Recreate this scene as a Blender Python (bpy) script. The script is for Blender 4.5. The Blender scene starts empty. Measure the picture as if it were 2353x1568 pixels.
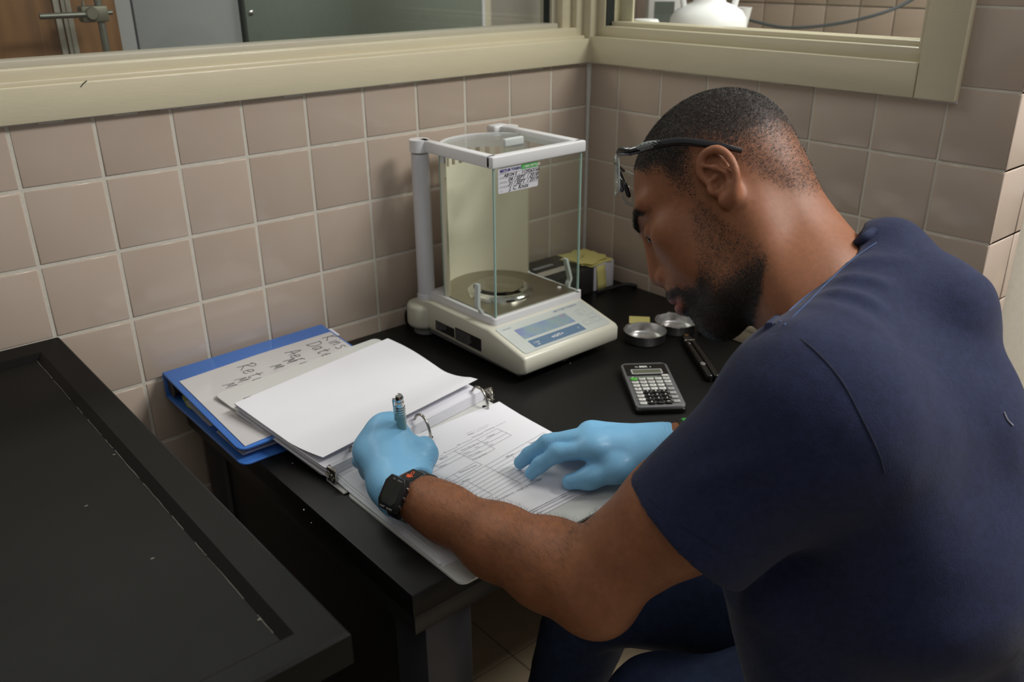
import bpy, bmesh, math, random
import numpy as np
from mathutils import Vector, Matrix

# ------------------------------------------------------------------ camera, world, light, exposure
scene = bpy.context.scene
COL = scene.collection
CAM_R = np.array([[0.7586682223978987, -0.6514395064801715, -0.007006976557911826],
                  [-0.26591084711677176, -0.29982587400458244, -0.9161854979549877],
                  [0.5947385557614818, 0.696944054192486, -0.4006931938734271]])   # rows: right, down, forward
CAM_C = np.array([-1.3674, -1.3470, 1.4150])
FPX = 2017.396
def on(px, py, axis, val):
    """point of a real plane (axis = val) seen at a photo pixel; used to take measurements off the flat surfaces"""
    d = CAM_R.T @ np.array([(px-1176.5)/FPX, (py-784.0)/FPX, 1.0])
    return CAM_C + (val-CAM_C[axis])/d[axis]*d
def at(px, py, depth):
    return CAM_C + depth*(CAM_R.T @ np.array([(px-1176.5)/FPX, (py-784.0)/FPX, 1.0]))

cd = bpy.data.cameras.new('camera'); cam = bpy.data.objects.new('camera', cd); COL.objects.link(cam)
cd.sensor_width = 36.0; cd.lens = FPX/2353*36.0; cd.clip_start = 0.02; cd.clip_end = 60
m = Matrix.Identity(4)
for i in range(3):
    m[i][0] = CAM_R[0][i]; m[i][1] = -CAM_R[1][i]; m[i][2] = -CAM_R[2][i]; m[i][3] = CAM_C[i]
cam.matrix_world = m
cd.dof.use_dof = True; cd.dof.focus_distance = 1.08; cd.dof.aperture_fstop = 6.3
scene.camera = cam

world = bpy.data.worlds.new('room_light'); scene.world = world; world.use_nodes = True
wb = world.node_tree.nodes['Background']; wb.inputs[0].default_value = (1.0, 0.96, 0.90, 1); wb.inputs[1].default_value = 0.26

def area(name, loc, target, sx, sy, power, color):
    l = bpy.data.lights.new(name, 'AREA'); l.shape = 'RECTANGLE'; l.size = sx; l.size_y = sy
    l.energy = power; l.color = color
    o = bpy.data.objects.new(name, l); COL.objects.link(o); o.location = loc
    o.rotation_euler = (Vector(target)-Vector(loc)).to_track_quat('-Z', 'Y').to_euler()
    return o
WARM = (1.0, 0.975, 0.94)
area('ceiling_lamp_and_fill', (0.55, -1.70, 2.62), (0.55, -1.70, 0), 1.2, 0.6, 80, WARM)
area('ceiling_lamp_and_fill', (-1.25, -1.55, 2.62), (-1.25, -1.55, 0), 1.2, 0.6, 4, WARM)  # weak fill added behind the camera, no fixture known there
area('ceiling_lamp_and_fill', (-1.0, 1.1, 2.62), (-1.0, 1.1, 0), 1.2, 0.6, 22, WARM)  # added fill so the room beyond the long window is lit
area('ceiling_lamp_and_fill', (1.3, -0.4, 2.62), (1.3, -0.4, 0), 1.2, 0.6, 30, WARM)  # unseen fill put in to brighten the room behind the right-hand window

vs = scene.view_settings
vs.view_transform = 'Standard'; vs.look = 'None'; vs.exposure = 0.0; vs.gamma = 1.0; vs.use_curve_mapping = False

# ------------------------------------------------------------------ materials
def srgb(r, g, b):
    f = lambda c: (c/255/12.92 if c/255 <= 0.04045 else ((c/255+0.055)/1.055)**2.4)
    return (f(r), f(g), f(b), 1.0)
MATS = {}
def mat(name, col, rough=0.5, metal=0.0, noise=0.0, nscale=40.0, bump=0.0, bscale=200.0, spec=0.5,
        trans=0.0, ior=1.45, alpha=1.0, coat=0.0, sheen=0.0, aniso=None, rnoise=0.0, stretch=(1, 1, 1), tint=None):
    if name in MATS: return MATS[name]
    mt = bpy.data.materials.new(name); mt.use_nodes = True; MATS[name] = mt
    nt = mt.node_tree; b = nt.nodes['Principled BSDF']
    b.inputs['Roughness'].default_value = rough; b.inputs['Metallic'].default_value = metal
    b.inputs['Specular IOR Level'].default_value = spec; b.inputs['IOR'].default_value = ior
    b.inputs['Transmission Weight'].default_value = trans; b.inputs['Alpha'].default_value = alpha
    b.inputs['Coat Weight'].default_value = coat; b.inputs['Sheen Weight'].default_value = sheen
    b.inputs['Base Color'].default_value = col
    tc = nt.nodes.new('ShaderNodeTexCoord'); mp = nt.nodes.new('ShaderNodeMapping'); mp.inputs['Scale'].default_value = stretch
    nt.links.new(tc.outputs['Object'], mp.inputs[0])
    if noise > 0 or rnoise > 0:
        n = nt.nodes.new('ShaderNodeTexNoise'); n.inputs['Scale'].default_value = nscale; n.inputs['Detail'].default_value = 6
        nt.links.new(mp.outputs[0], n.inputs['Vector'])
        if noise > 0:
            mx = nt.nodes.new('ShaderNodeMix'); mx.data_type = 'RGBA'
            lo = tuple(c*(1-noise) for c in col[:3])+(1,); hi = tuple(min(1, c*(1+noise)) for c in col[:3])+(1,)
            if tint: hi = tint
            mx.inputs[6].default_value = lo; mx.inputs[7].default_value = hi
            nt.links.new(n.outputs['Fac'], mx.inputs[0]); nt.links.new(mx.outputs[2], b.inputs['Base Color'])
        if rnoise > 0:
            mr = nt.nodes.new('ShaderNodeMapRange'); mr.inputs[3].default_value = max(0.02, rough-rnoise); mr.inputs[4].default_value = min(1, rough+rnoise)
            nt.links.new(n.outputs['Fac'], mr.inputs[0]); nt.links.new(mr.outputs[0], b.inputs['Roughness'])
    if bump > 0:
        n2 = nt.nodes.new('ShaderNodeTexNoise'); n2.inputs['Scale'].default_value = bscale; n2.inputs['Detail'].default_value = 3
        nt.links.new(mp.outputs[0], n2.inputs['Vector'])
        bp = nt.nodes.new('ShaderNodeBump'); bp.inputs['Strength'].default_value = bump; bp.inputs['Distance'].default_value = 0.002
        nt.links.new(n2.outputs['Fac'], bp.inputs['Height']); nt.links.new(bp.outputs[0], b.inputs['Normal'])
    return mt
def glass_mat(name, col, rough=0.0, mixf=0.12):
    """thin pane: mostly see-through with a glossy coat, weight by Fresnel"""
    if name in MATS: return MATS[name]
    mt = bpy.data.materials.new(name); mt.use_nodes = True; MATS[name] = mt
    nt = mt.node_tree; nt.nodes.remove(nt.nodes['Principled BSDF'])
    tr = nt.nodes.new('ShaderNodeBsdfTransparent'); tr.inputs[0].default_value = col
    gl = nt.nodes.new('ShaderNodeBsdfGlossy'); gl.inputs['Roughness'].default_value = rough
    lw = nt.nodes.new('ShaderNodeLayerWeight'); pw = nt.nodes.new('ShaderNodeMath'); pw.operation = 'POWER'; pw.inputs[1].default_value = 4.0
    fr = nt.nodes.new('ShaderNodeMapRange'); fr.inputs[3].default_value = 0.025; fr.inputs[4].default_value = 0.6
    nt.links.new(lw.outputs['Facing'], pw.inputs[0]); nt.links.new(pw.outputs[0], fr.inputs[0])
    mx = nt.nodes.new('ShaderNodeMixShader')
    nt.links.new(fr.outputs[0], mx.inputs[0]); nt.links.new(tr.outputs[0], mx.inputs[1]); nt.links.new(gl.outputs[0], mx.inputs[2])
    nt.links.new(mx.outputs[0], nt.nodes['Material Output'].inputs[0])
    return mt

# ------------------------------------------------------------------ mesh helpers
class MB:
    """collects shapes; build() links them as ONE mesh object"""
    def __init__(s): s.v = []; s.f = []; s.mi = []; s.mats = []
    def _add(s, vs, fs, M=None, mi=0):
        o = len(s.v)
        for p in vs:
            p = Vector(p)
            if M is not None: p = M @ p
            s.v.append(tuple(p))
        for f in fs: s.f.append([i+o for i in f]); s.mi.append(mi)
        return s
    def box(s, lo, hi, M=None, bev=0.0, seg=2, mi=0):
        lo = Vector(lo); hi = Vector(hi); c = (lo+hi)/2; d = hi-lo
        if bev <= 0:
            vs = [(x, y, z) for x in (lo.x, hi.x) for y in (lo.y, hi.y) for z in (lo.z, hi.z)]
            fs = [(0, 1, 3, 2), (4, 6, 7, 5), (0, 4, 5, 1), (2, 3, 7, 6), (0, 2, 6, 4), (1, 5, 7, 3)]
            return s._add(vs, fs, M, mi)
        bm = bmesh.new(); bmesh.ops.create_cube(bm, size=1.0)
        for v in bm.verts: v.co = Vector((v.co.x*d.x, v.co.y*d.y, v.co.z*d.z))+c
        bmesh.ops.bevel(bm, geom=list(bm.edges), offset=min(bev, min(d)*0.49), segments=seg, profile=0.5, affect='EDGES')
        bm.verts.index_update()
        s._add([v.co.copy() for v in bm.verts], [[v.index for v in f.verts] for f in bm.faces], M, mi); bm.free()
        return s
    def prism(s, poly, z0, z1, M=None, mi=0, bev=0.0, seg=2):
        n = len(poly)
        if bev > 0:
            bm = bmesh.new()
            vb = [bm.verts.new((x, y, z0)) for x, y in poly]; vt = [bm.verts.new((x, y, z1)) for x, y in poly]
            bm.faces.new(vb[::-1]); bm.faces.new(vt)
            for i in range(n): bm.faces.new((vb[i], vb[(i+1) % n], vt[(i+1) % n], vt[i]))
            eds = [e for e in bm.edges if abs(e.verts[0].co.z-e.verts[1].co.z) < 1e-9]
            bmesh.ops.bevel(bm, geom=eds, offset=bev, segments=seg, profile=0.5, affect='EDGES')
            bm.verts.index_update()
            s._add([v.co.copy() for v in bm.verts], [[v.index for v in f.verts] for f in bm.faces], M, mi); bm.free()
            return s
        vs = [(x, y, z0) for x, y in poly]+[(x, y, z1) for x, y in poly]
        fs = [list(range(n))[::-1], list(range(n, 2*n))]+[(i, (i+1) % n, n+(i+1) % n, n+i) for i in range(n)]
        return s._add(vs, fs, M, mi)
    def cyl(s, p0, p1, r0, r1=None, n=24, caps=True, M=None, mi=0):
        r1 = r0 if r1 is None else r1
        p0 = Vector(p0); p1 = Vector(p1); d = (p1-p0).normalized()
        a = d.orthogonal().normalized(); b = d.cross(a)
        vs = []
        for p, r in ((p0, r0), (p1, r1)):
            for i in range(n):
                t = 2*math.pi*i/n; vs.append(p+(a*math.cos(t)+b*math.sin(t))*r)
        fs = [(i, (i+1) % n, n+(i+1) % n, n+i) for i in range(n)]
        if caps: fs += [list(range(n))[::-1], list(range(n, 2*n))]
        return s._add(vs, fs, M, mi)
    def lathe(s, prof, n=40, M=None, mi=0, jit=None):
        vs = []; k = len(prof)
        for i in range(n):
            t = 2*math.pi*i/n; c, q = math.cos(t), math.sin(t)
            for j, (r, z) in enumerate(prof):
                rr, zz = (r, z) if jit is None else jit(i, j, r, z)
                vs.append((rr*c, rr*q, zz))
        fs = []
        for i in range(n):
            for j in range(k-1):
                a = i*k+j; b = ((i+1) % n)*k+j
                fs.append((a, b, b+1, a+1))
        return s._add(vs, fs, M, mi)
    def tube(s, pts, r, n=10, M=None, mi=0, caps=True, flat=1.0, up=None, closed=False):
        pts = [Vector(p) for p in pts]; k = len(pts); rs = r if isinstance(r, (list, tuple)) else [r]*k
        vs = []; pa = None
        for i, p in enumerate(pts):
            if closed: d = (pts[(i+1) % k]-pts[i-1]).normalized()
            else: d = (pts[min(i+1, k-1)]-pts[max(i-1, 0)]).normalized()
            if up is not None: a = Vector(up)-d*Vector(up).dot(d)
            else: a = d.orthogonal() if pa is None else pa-d*pa.dot(d)
            if a.length < 1e-6: a = d.orthogonal()
            a.normalize(); pa = a; b = d.cross(a)
            for j in range(n):
                t = 2*math.pi*j/n; vs.append(p+(a*math.cos(t)*flat+b*math.sin(t))*rs[i])
        fs = []
        for i in range(k if closed else k-1):
            for j in range(n):
                i2 = (i+1) % k
                fs.append((i*n+j, i*n+(j+1) % n, i2*n+(j+1) % n, i2*n+j))
        if caps and not closed: fs += [list(range(n))[::-1], list(range((k-1)*n, k*n))]
        return s._add(vs, fs, M, mi)
    def ball(s, c, r, M=None, mi=0, n=16, sc=(1, 1, 1)):
        prof = [(max(1e-5, math.sin(math.pi*i/n))*r, -math.cos(math.pi*i/n)*r) for i in range(n+1)]
        T = Matrix.Translation(Vector(c)) @ Matrix.Diagonal((sc[0], sc[1], sc[2], 1))
        return s.lathe(prof, n*2, T if M is None else M @ T, mi)
    def quad(s, a, b, c, d, M=None, mi=0): return s._add([a, b, c, d], [(0, 1, 2, 3)], M, mi)
    def grid(s, P, mi=0, thick=0.0):
        """P: 2-D list of points; thick > 0 closes it as a sheet with depth"""
        h = len(P); w = len(P[0]); vs = [Vector(p) for row in P for p in row]
        fs = [(i*w+j, i*w+j+1, (i+1)*w+j+1, (i+1)*w+j) for i in range(h-1) for j in range(w-1)]
        if thick > 0:
            o = h*w; nv = [v-Vector((0, 0, thick)) for v in vs]; fs2 = [tuple(x+o for x in f[::-1]) for f in fs]
            rim = [j for j in range(w)]+[i*w+w-1 for i in range(1, h)]+[(h-1)*w+j for j in range(w-2, -1, -1)]+[i*w for i in range(h-2, 0, -1)]
            fr = [(rim[i], rim[i]+o, rim[(i+1) % len(rim)]+o, rim[(i+1) % len(rim)]) for i in range(len(rim))]
            return s._add(vs+nv, fs+fs2+fr, None, mi)
        return s._add(vs, fs, None, mi)
    def mesh(s, name):
        me = bpy.data.meshes.new(name); me.from_pydata(s.v, [], s.f)
        return me
    def build(s, name, material, parent=None, smooth=None, world=False, loc=None):
        me = s.mesh(name)
        bm = bmesh.new(); bm.from_mesh(me); bmesh.ops.recalc_face_normals(bm, faces=bm.faces); bm.to_mesh(me); bm.free()
        for mm in (material if isinstance(material, (list, tuple)) else [material]): me.materials.append(mm)
        if len(set(s.mi)) > 1: me.polygons.foreach_set('material_index', s.mi)
        if smooth is not None:
            me.polygons.foreach_set('use_smooth', [True]*len(me.polygons)); me.set_sharp_from_angle(angle=math.radians(smooth))
        o = bpy.data.objects.new(name, me); COL.objects.link(o)
        if any(q in name for q in ('lettering', '_print', 'rules', 'handwriting', 'worn_', 'grip_bands', 'emblem')): o['kind'] = 'stuff'
        if parent is not None:
            o.parent = parent
            if world: me.transform(parent.matrix_basis.inverted())
        if loc is not None: o.location = loc
        return o
def tag(o, label=None, cat=None, group=None, kind=None):
    if label: o['label'] = label
    if cat: o['category'] = cat
    if group: o['group'] = group
    if kind: o['kind'] = kind
    return o
def thing(name, label, cat, loc=(0, 0, 0), rz=0.0, group=None, kind=None):
    o = bpy.data.objects.new(name, None); COL.objects.link(o); o.location = loc; o.rotation_euler = (0, 0, rz)
    o.empty_display_size = 0.02
    return tag(o, label, cat, group, kind)
def struct(name, loc=(0, 0, 0)):
    o = bpy.data.objects.new(name, None); COL.objects.link(o); o.location = loc; o.empty_display_size = 0.02
    o['kind'] = 'structure'; return o
FONT_CACHE = {}
def text_mb(mb, s, size, M, shear=0.0, bold=0.0, align='LEFT', mi=0, z=0.0):
    """flat lettering added to an MB (text lies in the local XY plane of M)"""
    cu = bpy.data.curves.new('lettering', 'FONT'); cu.body = s; cu.size = size; cu.shear = shear; cu.align_x = align
    cu.offset = bold; cu.resolution_u = 2; cu.fill_mode = 'FRONT'
    o = bpy.data.objects.new('lettering', cu); COL.objects.link(o)
    dg = bpy.context.evaluated_depsgraph_get(); me = bpy.data.meshes.new_from_object(o.evaluated_get(dg))
    mb._add([(v.co.x, v.co.y, z) for v in me.vertices], [list(p.vertices) for p in me.polygons], M, mi)
    bpy.data.objects.remove(o); bpy.data.curves.remove(cu); bpy.data.meshes.remove(me)
def stroke_mb(mb, pts, w, M=None, mi=0):
    """a pen stroke: flat ribbon along a 2-D polyline"""
    pts = [Vector((p[0], p[1], 0)) for p in pts]; k = len(pts); vs = []
    for i, p in enumerate(pts):
        d = (pts[min(i+1, k-1)]-pts[max(i-1, 0)]).normalized(); nrm = Vector((-d.y, d.x, 0))*w/2
        vs += [p+nrm, p-nrm]
    mb._add(vs, [(2*i, 2*i+1, 2*i+3, 2*i+2) for i in range(k-1)], M, mi)
def frame(o, x, y):
    """matrix with origin o, x axis x, y axis along y"""
    x = Vector(x).normalized(); z = x.cross(Vector(y)).normalized(); y = z.cross(x)
    return Matrix(((x.x, y.x, z.x, o[0]), (x.y, y.y, z.y, o[1]), (x.z, y.z, z.z, o[2]), (0, 0, 0, 1)))
def rrect(x0, x1, y0, y1, r, n=5):
    out = []
    for cx, cy, a0 in ((x1-r, y1-r, 0), (x0+r, y1-r, 90), (x0+r, y0+r, 180), (x1-r, y0+r, 270)):
        for i in range(n+1):
            a = math.radians(a0+90*i/n); out.append((cx+r*math.cos(a), cy+r*math.sin(a)))
    return out
def smoothpath(pts, k=8):
    """Catmull-Rom through the points"""
    P = [np.array(p, float) for p in pts]; P = [2*P[0]-P[1]]+P+[2*P[-1]-P[-2]]; out = []
    for i in range(1, len(P)-2):
        for j in range(k):
            t = j/k; a, b, c, d = P[i-1], P[i], P[i+1], P[i+2]
            out.append(0.5*((2*b)+(-a+c)*t+(2*a-5*b+4*c-d)*t*t+(-a+3*b-3*c+d)*t**3))
    out.append(P[-2]); return out
rnd = random.Random(7)

BLACKTOP = mat('black_epoxy_resin', srgb(17, 17, 17), 0.42, noise=0.25, nscale=9, bump=0.05, bscale=350, rnoise=0.08, spec=.28)
PAINT = mat('cream_gloss_paint', srgb(203, 194, 168), 0.30, noise=0.05, nscale=14, bump=0.10, bscale=60, stretch=(1, 1, 6))
GROUT = mat('grout', srgb(205, 200, 188), 0.85, noise=0.10, nscale=60, bump=0.3, bscale=300)
TILES = [mat('glazed_tile_%s' % n, srgb(*c), 0.13, noise=0.03, nscale=5, bump=0.012, bscale=22, spec=0.5) for n, c in
         (('a', (184, 168, 154)), ('b', (187, 171, 157)), ('c', (181, 165, 151)))]
WHITE_PLASTIC = mat('white_plastic', srgb(222, 222, 224), 0.38, noise=0.02, nscale=30)
DARK_METAL = mat('dark_metal', srgb(90, 90, 92), 0.4, 0.9)
CHROME = mat('chrome', srgb(215, 215, 212), 0.12, 1.0)
STEEL = mat('brushed_steel', srgb(172, 165, 150), 0.32, 1.0, noise=0.08, nscale=60, stretch=(1, 30, 1))
ALU = mat('aluminium_foil', srgb(214, 214, 214), 0.28, 1.0, noise=0.06, nscale=80, bump=0.15, bscale=90)
PAPER = mat('white_paper', srgb(226, 226, 232), 0.9, noise=0.015, nscale=30)
INK = mat('printed_ink', srgb(120, 120, 126), 0.9, noise=0.1, nscale=200)
PANE = glass_mat('window_glass', (0.93, 0.95, 0.93, 1))
# ------------------------------------------------------------------ setting
PT = 0.111; ZJ = 0.76+3.28*PT          # tile pitch, height of the first full joint
TRIM_Z0, TRIM_Z1 = 1.214, 1.262
BENCH_Z = 0.76

def tile_mesh(name, w, h, t=0.006, b=0.0022):
    mb = MB(); x, y = w/2, h/2
    vs = [(-x, -y, 0), (x, -y, 0), (x, y, 0), (-x, y, 0),
          (-x, -y, t-b*0.7), (x, -y, t-b*0.7), (x, y, t-b*0.7), (-x, y, t-b*0.7),
          (-x+b*0.45, -y+b*0.45, t-b*0.16), (x-b*0.45, -y+b*0.45, t-b*0.16), (x-b*0.45, y-b*0.45, t-b*0.16), (-x+b*0.45, y-b*0.45, t-b*0.16),
          (-x+b, -y+b, t), (x-b, -y+b, t), (x-b, y-b, t), (-x+b, y-b, t)]
    fs = [(12, 13, 14, 15)]
    for k in (0, 4, 8):
        for i in range(4):
            j = (i+1) % 4; fs.append((k+i, k+j, k+4+j, k+4+i))
    mb._add(vs, fs)
    me = mb.mesh(name); me.polygons.foreach_set('use_smooth', [True]*len(me.polygons))
    # keep the flat face flat: weight comes from the big polygon
    me.set_sharp_from_angle(angle=math.radians(60))
    return me
TILE_CACHE = {}
def put_tile(parent, w, h, centre, xdir, ydir, name='tile'):
    key = (round(w, 4), round(h, 4), rnd.randrange(3))
    if key not in TILE_CACHE:
        me = tile_mesh('tile', w, h); me.materials.append(TILES[key[2]]); TILE_CACHE[key] = me
    o = bpy.data.objects.new(name, TILE_CACHE[key]); COL.objects.link(o)
    M = frame(centre, xdir, ydir)
    M = M @ Matrix.Rotation(rnd.uniform(-.006, .006), 4, 'X') @ Matrix.Rotation(rnd.uniform(-.006, .006), 4, 'Y')
    o.matrix_basis = Matrix.Translation(-parent.location) @ M; o.parent = parent
    return o
def tile_field(parent, ulines, zlines, g, origin, udir, hole=None):
    """tiles between consecutive joint lines; udir horizontal unit vector, tile normal = udir x up"""
    n = Vector(udir).cross(Vector((0, 0, 1)))
    for a, b in zip(ulines, ulines[1:]):
        for c, d in zip(zlines, zlines[1:]):
            w = abs(b-a)-g; h = abs(d-c)-g
            if w < .008 or h < .008: continue
            if hole and hole((a+b)/2, (c+d)/2): continue
            put_tile(parent, w, h, Vector(origin)+Vector(udir)*(a+b)/2+Vector((0, 0, (c+d)/2))-n*0.006, udir, (0, 0, 1))

# wall A (left of the corner): tile faces lie in y = 0
wall_left = struct('wall_left', (-0.9, 0, 0))
MB().box((-2.2, 0.0015, 0), (0.0, 0.115, 1.218)).build('grout_bed', GROUT, wall_left, world=True)
zl = [ZJ-PT*k for k in range(9, -1, -1)]
zl = [z for z in zl if z > 0.12]
ul = [-(0.961+i)*PT for i in range(13, -1, -1)]
tile_field(wall_left, ul, zl+[1.219], 0.0048, (0, 0, 0), (1, 0, 0))
tile_field(wall_left, [-0.961*PT, -0.0035], zl+[1.219], 0.0048, (0, 0, 0), (1, 0, 0))
# wall B (right of the corner): tile faces lie in x = 0
wall_right = struct('wall_right', (0, -0.45, 0))
MB().box((0.0015, -0.8505, 0), (0.115, 0.115, 1.218)).box((0.0015, -0.8505, 1.218), (0.115, -0.742, 2.6)).build('grout_bed', GROUT, wall_right, world=True)
ub = [0.0035]+[(0.763+k)*PT for k in range(7)]
zb = [z for z in zl]
tile_field(wall_right, ub, zb+[1.219], 0.0034, (0, 0, 0), (0, -1, 0))
END_Y = -0.852
zfull = [ZJ-PT*k for k in range(9, -9, -1)]; zfull = [z for z in zfull if 0.12 < z < 2.1]
tile_field(wall_right, [(0.763+6)*PT, 0.8535], zfull, 0.0034, (0, 0, 0), (0, -1, 0))
# the free end of wall B, faces -y
tile_field(wall_right, [0.0006, 0.091, 0.1155], zfull, 0.0024, (0, END_Y, 0), (1, 0, 0))
MB().box((0.002, -0.8505, 0.1), (0.1155, -0.8455, 2.1)).build('end_grout', GROUT, wall_right, world=True)
# ragged caulk bead in the corner
bead = []
for k in range(44):
    z = 0.62+k*0.6/43; w = 0.0045+0.0035*max(0, (z-1.10)/0.12)+rnd.uniform(-.0006, .0008)
    bead.append((z, w))
mb = MB(); vs = []
for z, w in bead: vs += [(-w, -0.0002, z), (-w*.35, -w*.35-.0006, z), (-0.0002, -w, z), (0.004, 0.004, z)]
mb._add(vs, [(4*i+j, 4*i+(j+1) % 4, 4*i+4+(j+1) % 4, 4*i+4+j) for i in range(len(bead)-1) for j in range(4)])
tag(mb.build('trim_corner_bead', mat('caulk', srgb(206, 203, 198), 0.55, noise=.05, bump=.2), smooth=50), kind='structure')
# caulk line under the window trims
mb = MB()
for i in range(60):
    x0 = -2.0+i*2.0/60; h = rnd.uniform(.0015, .0042)
    mb.box((x0, -0.0022, TRIM_Z0-h), (x0+2.0/60, 0.0012, TRIM_Z0+.002))
for i in range(26):
    y0 = -i*0.765/26; h = rnd.uniform(.001, .0032)
    mb.box((-0.0022, y0-0.765/26, TRIM_Z0-h), (0.0012, y0, TRIM_Z0+.002))
tag(mb.build('trim_caulk_line', MATS['caulk']), kind='structure')

# window 1 over wall A
w1 = struct('window_1', (-0.9, 0, 1.2))
mb = MB()
mb.box((-2.2, -0.013, TRIM_Z0), (-0.013, 0.05, TRIM_Z1), bev=.0025)
mb.build('casing', PAINT, w1, smooth=40, world=True)
MB().box((-2.2, -0.007, TRIM_Z1-.002), (-0.022, 0.05, TRIM_Z1+.006), bev=.002).box((-2.2, 0.004, TRIM_Z1), (-0.033, 0.06, TRIM_Z1+.021), bev=.003).build('sill', PAINT, w1, smooth=40, world=True)
MB().box((-2.2, 0.022, TRIM_Z1+.015), (-0.07, 0.07, TRIM_Z1+.030), bev=.002).build('glazing_stop', mat('grey_cream_paint', srgb(178, 172, 155), .4, noise=.05), w1, smooth=40, world=True)
MB().box((-0.036, 0.004, TRIM_Z1), (-0.013, 0.06, 2.2), bev=.003).box((-0.062, 0.018, TRIM_Z1+.008), (-0.036, 0.07, 2.2), bev=.002).build('jamb', PAINT, w1, smooth=40, world=True)
MB().box((-0.074, 0.036, TRIM_Z1+.028), (-0.062, 0.072, 2.2)).build('jamb_stop', mat('grey_cream_paint', srgb(178, 172, 155)), w1, world=True)
MB().box((-0.0775, 0.044, TRIM_Z1+.028), (-0.074, 0.058, 2.2)).build('gasket', mat('black_gasket', srgb(34, 40, 36), .6, noise=.1), w1, world=True)
MB().box((-2.2, 0.049, TRIM_Z1+.028), (-0.076, 0.053, 2.2)).build('pane', PANE, w1, world=True)
MB().tube([(-1.006, -.0132, 1.2555), (-1.002, -.0132, 1.2595), (-.9965, -.0132, 1.2635-.0004)], .0007, 6).build('scratch', mat('scratch_mark', srgb(70, 66, 58), .8, noise=.1), w1, world=True)
# window 2 over wall B
w2 = struct('window_2', (0, -0.4, 1.2))
mb = MB()
mb.box((-0.013, -0.702, TRIM_Z0), (0.05, -0.013, TRIM_Z1+.004), bev=.0025)
mb.box((-0.013, -0.765, TRIM_Z0), (0.05, -0.703, 2.2), bev=.0025)
mb.build('casing', PAINT, w2, smooth=40, world=True)
MB().box((0.003, -0.702, TRIM_Z1), (0.06, -0.028, TRIM_Z1+.024), bev=.003).box((0.020, -0.702, TRIM_Z1+.018), (0.07, -0.04, TRIM_Z1+.032), bev=.002).build('sill', PAINT, w2, smooth=40, world=True)
MB().box((0.003, -0.7025, TRIM_Z1+.02), (0.06, -0.690, 2.2), bev=.003).build('jamb', PAINT, w2, smooth=40, world=True)
MB().box((0.004, -0.036, TRIM_Z1), (0.06, -0.013, 2.2), bev=.003).build('jamb', PAINT, w2, smooth=40, world=True)
MB().box((0.026, -0.695, TRIM_Z1+.028), (0.030, -0.0375, 2.2)).build('pane', PANE, w2, world=True)
MB().box((0.008, -0.0385, TRIM_Z1+.022), (0.030, -0.0362, 2.2)).build('gasket', MATS['black_gasket'], w2, world=True)
MB().box((0.050, -0.0695, TRIM_Z1+.026), (0.056, -0.030, 2.2), bev=.002).build('inner_frame', mat('light_cream_paint', srgb(214, 207, 184), .4, noise=.04), w2, smooth=40, world=True)
# corner post between the two windows
tag(MB().box((-0.016, -0.016, TRIM_Z0), (0.115, 0.115, 2.2), bev=.004).build('trim_corner_post', PAINT, smooth=40), kind='structure')

# floor of sheet vinyl, seen dark under the desk and far right
FLOOR = mat('vinyl_floor', srgb(168, 152, 126), 0.45, noise=.10, nscale=25, bump=.03)
fl = struct('floor', (0, 0, 0))
MB().box((-4, -4, -0.05), (5, 5, -0.0012)).build('screed', mat('floor_joint', srgb(110, 100, 84), .7, noise=.1), fl)
ft = MB().box((-.151, -.151, -.002), (.151, .151, 0), bev=.0006, seg=1).mesh('floor_tile'); ft.materials.append(FLOOR)
for i in range(-4, 11):
    for j in range(-5, 4):
        x, y = i*.305+.06, j*.305-.05
        if x < 0 and y > .15: continue
        o = bpy.data.objects.new('floor_tile', ft); COL.objects.link(o); o.parent = fl; o.location = (x, y, 0)
tag(MB().box((-2.2, -0.008, 0), (-0.001, 0.0014, 0.115), bev=.002).build('baseboard_left', mat('vinyl_base', srgb(120, 110, 95), .5, noise=.08), smooth=40), kind='structure')
tag(MB().box((-0.008, -0.852, 0), (0.0014, -0.008, 0.115), bev=.002).build('baseboard_right', MATS['vinyl_base'], smooth=40), kind='structure')

# ---- the room behind window 1
wf = struct('wall_far_left', (0, 2.4, 0))
MB().box((-3, 0, 0), (3.5, .1, 2.6)).build('plaster', mat('far_plaster', srgb(176, 168, 154), .8, noise=.05, nscale=6), wf)
wood = bpy.data.materials.new('oak_veneer'); wood.use_nodes = True; MATS['oak_veneer'] = wood
nt = wood.node_tree; b = nt.nodes['Principled BSDF']; b.inputs['Roughness'].default_value = .4
tc = nt.nodes.new('ShaderNodeTexCoord'); mp = nt.nodes.new('ShaderNodeMapping'); mp.inputs['Scale'].default_value = (14, 14, 1.1)
wv = nt.nodes.new('ShaderNodeTexNoise'); wv.inputs['Scale'].default_value = 1.6; wv.inputs['Detail'].default_value = 8; wv.inputs['Distortion'].default_value = .7
cr = nt.nodes.new('ShaderNodeValToRGB'); cr.color_ramp.elements[0].color = srgb(96, 62, 34); cr.color_ramp.elements[1].color = srgb(158, 112, 72)
cr.color_ramp.elements[0].position = .3; cr.color_ramp.elements[1].position = .62
nt.links.new(tc.outputs['Object'], mp.inputs[0]); nt.links.new(mp.outputs[0], wv.inputs['Vector']); nt.links.new(wv.outputs['Fac'], cr.inputs[0]); nt.links.new(cr.outputs[0], b.inputs['Base Color'])
cab = thing('wooden_cabinet', 'tall brown wood-grain cupboard seen through the long window, at its left end', 'cabinet', (-1.0, .52, 0))
MB().box((-.75, .02, 0), (.232, .45, 1.9)).build('body', wood, cab)
MB().box((-.55, 0, .3), (-.078, .02, 1.9), bev=.002).build('door', wood, cab, smooth=40)
MB().box((-.070, 0, .3), (.230, .02, 1.9), bev=.002).build('door', wood, cab, smooth=40)
tape = mat('clear_strip', srgb(190, 182, 172), .3, noise=.1, nscale=40)
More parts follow.
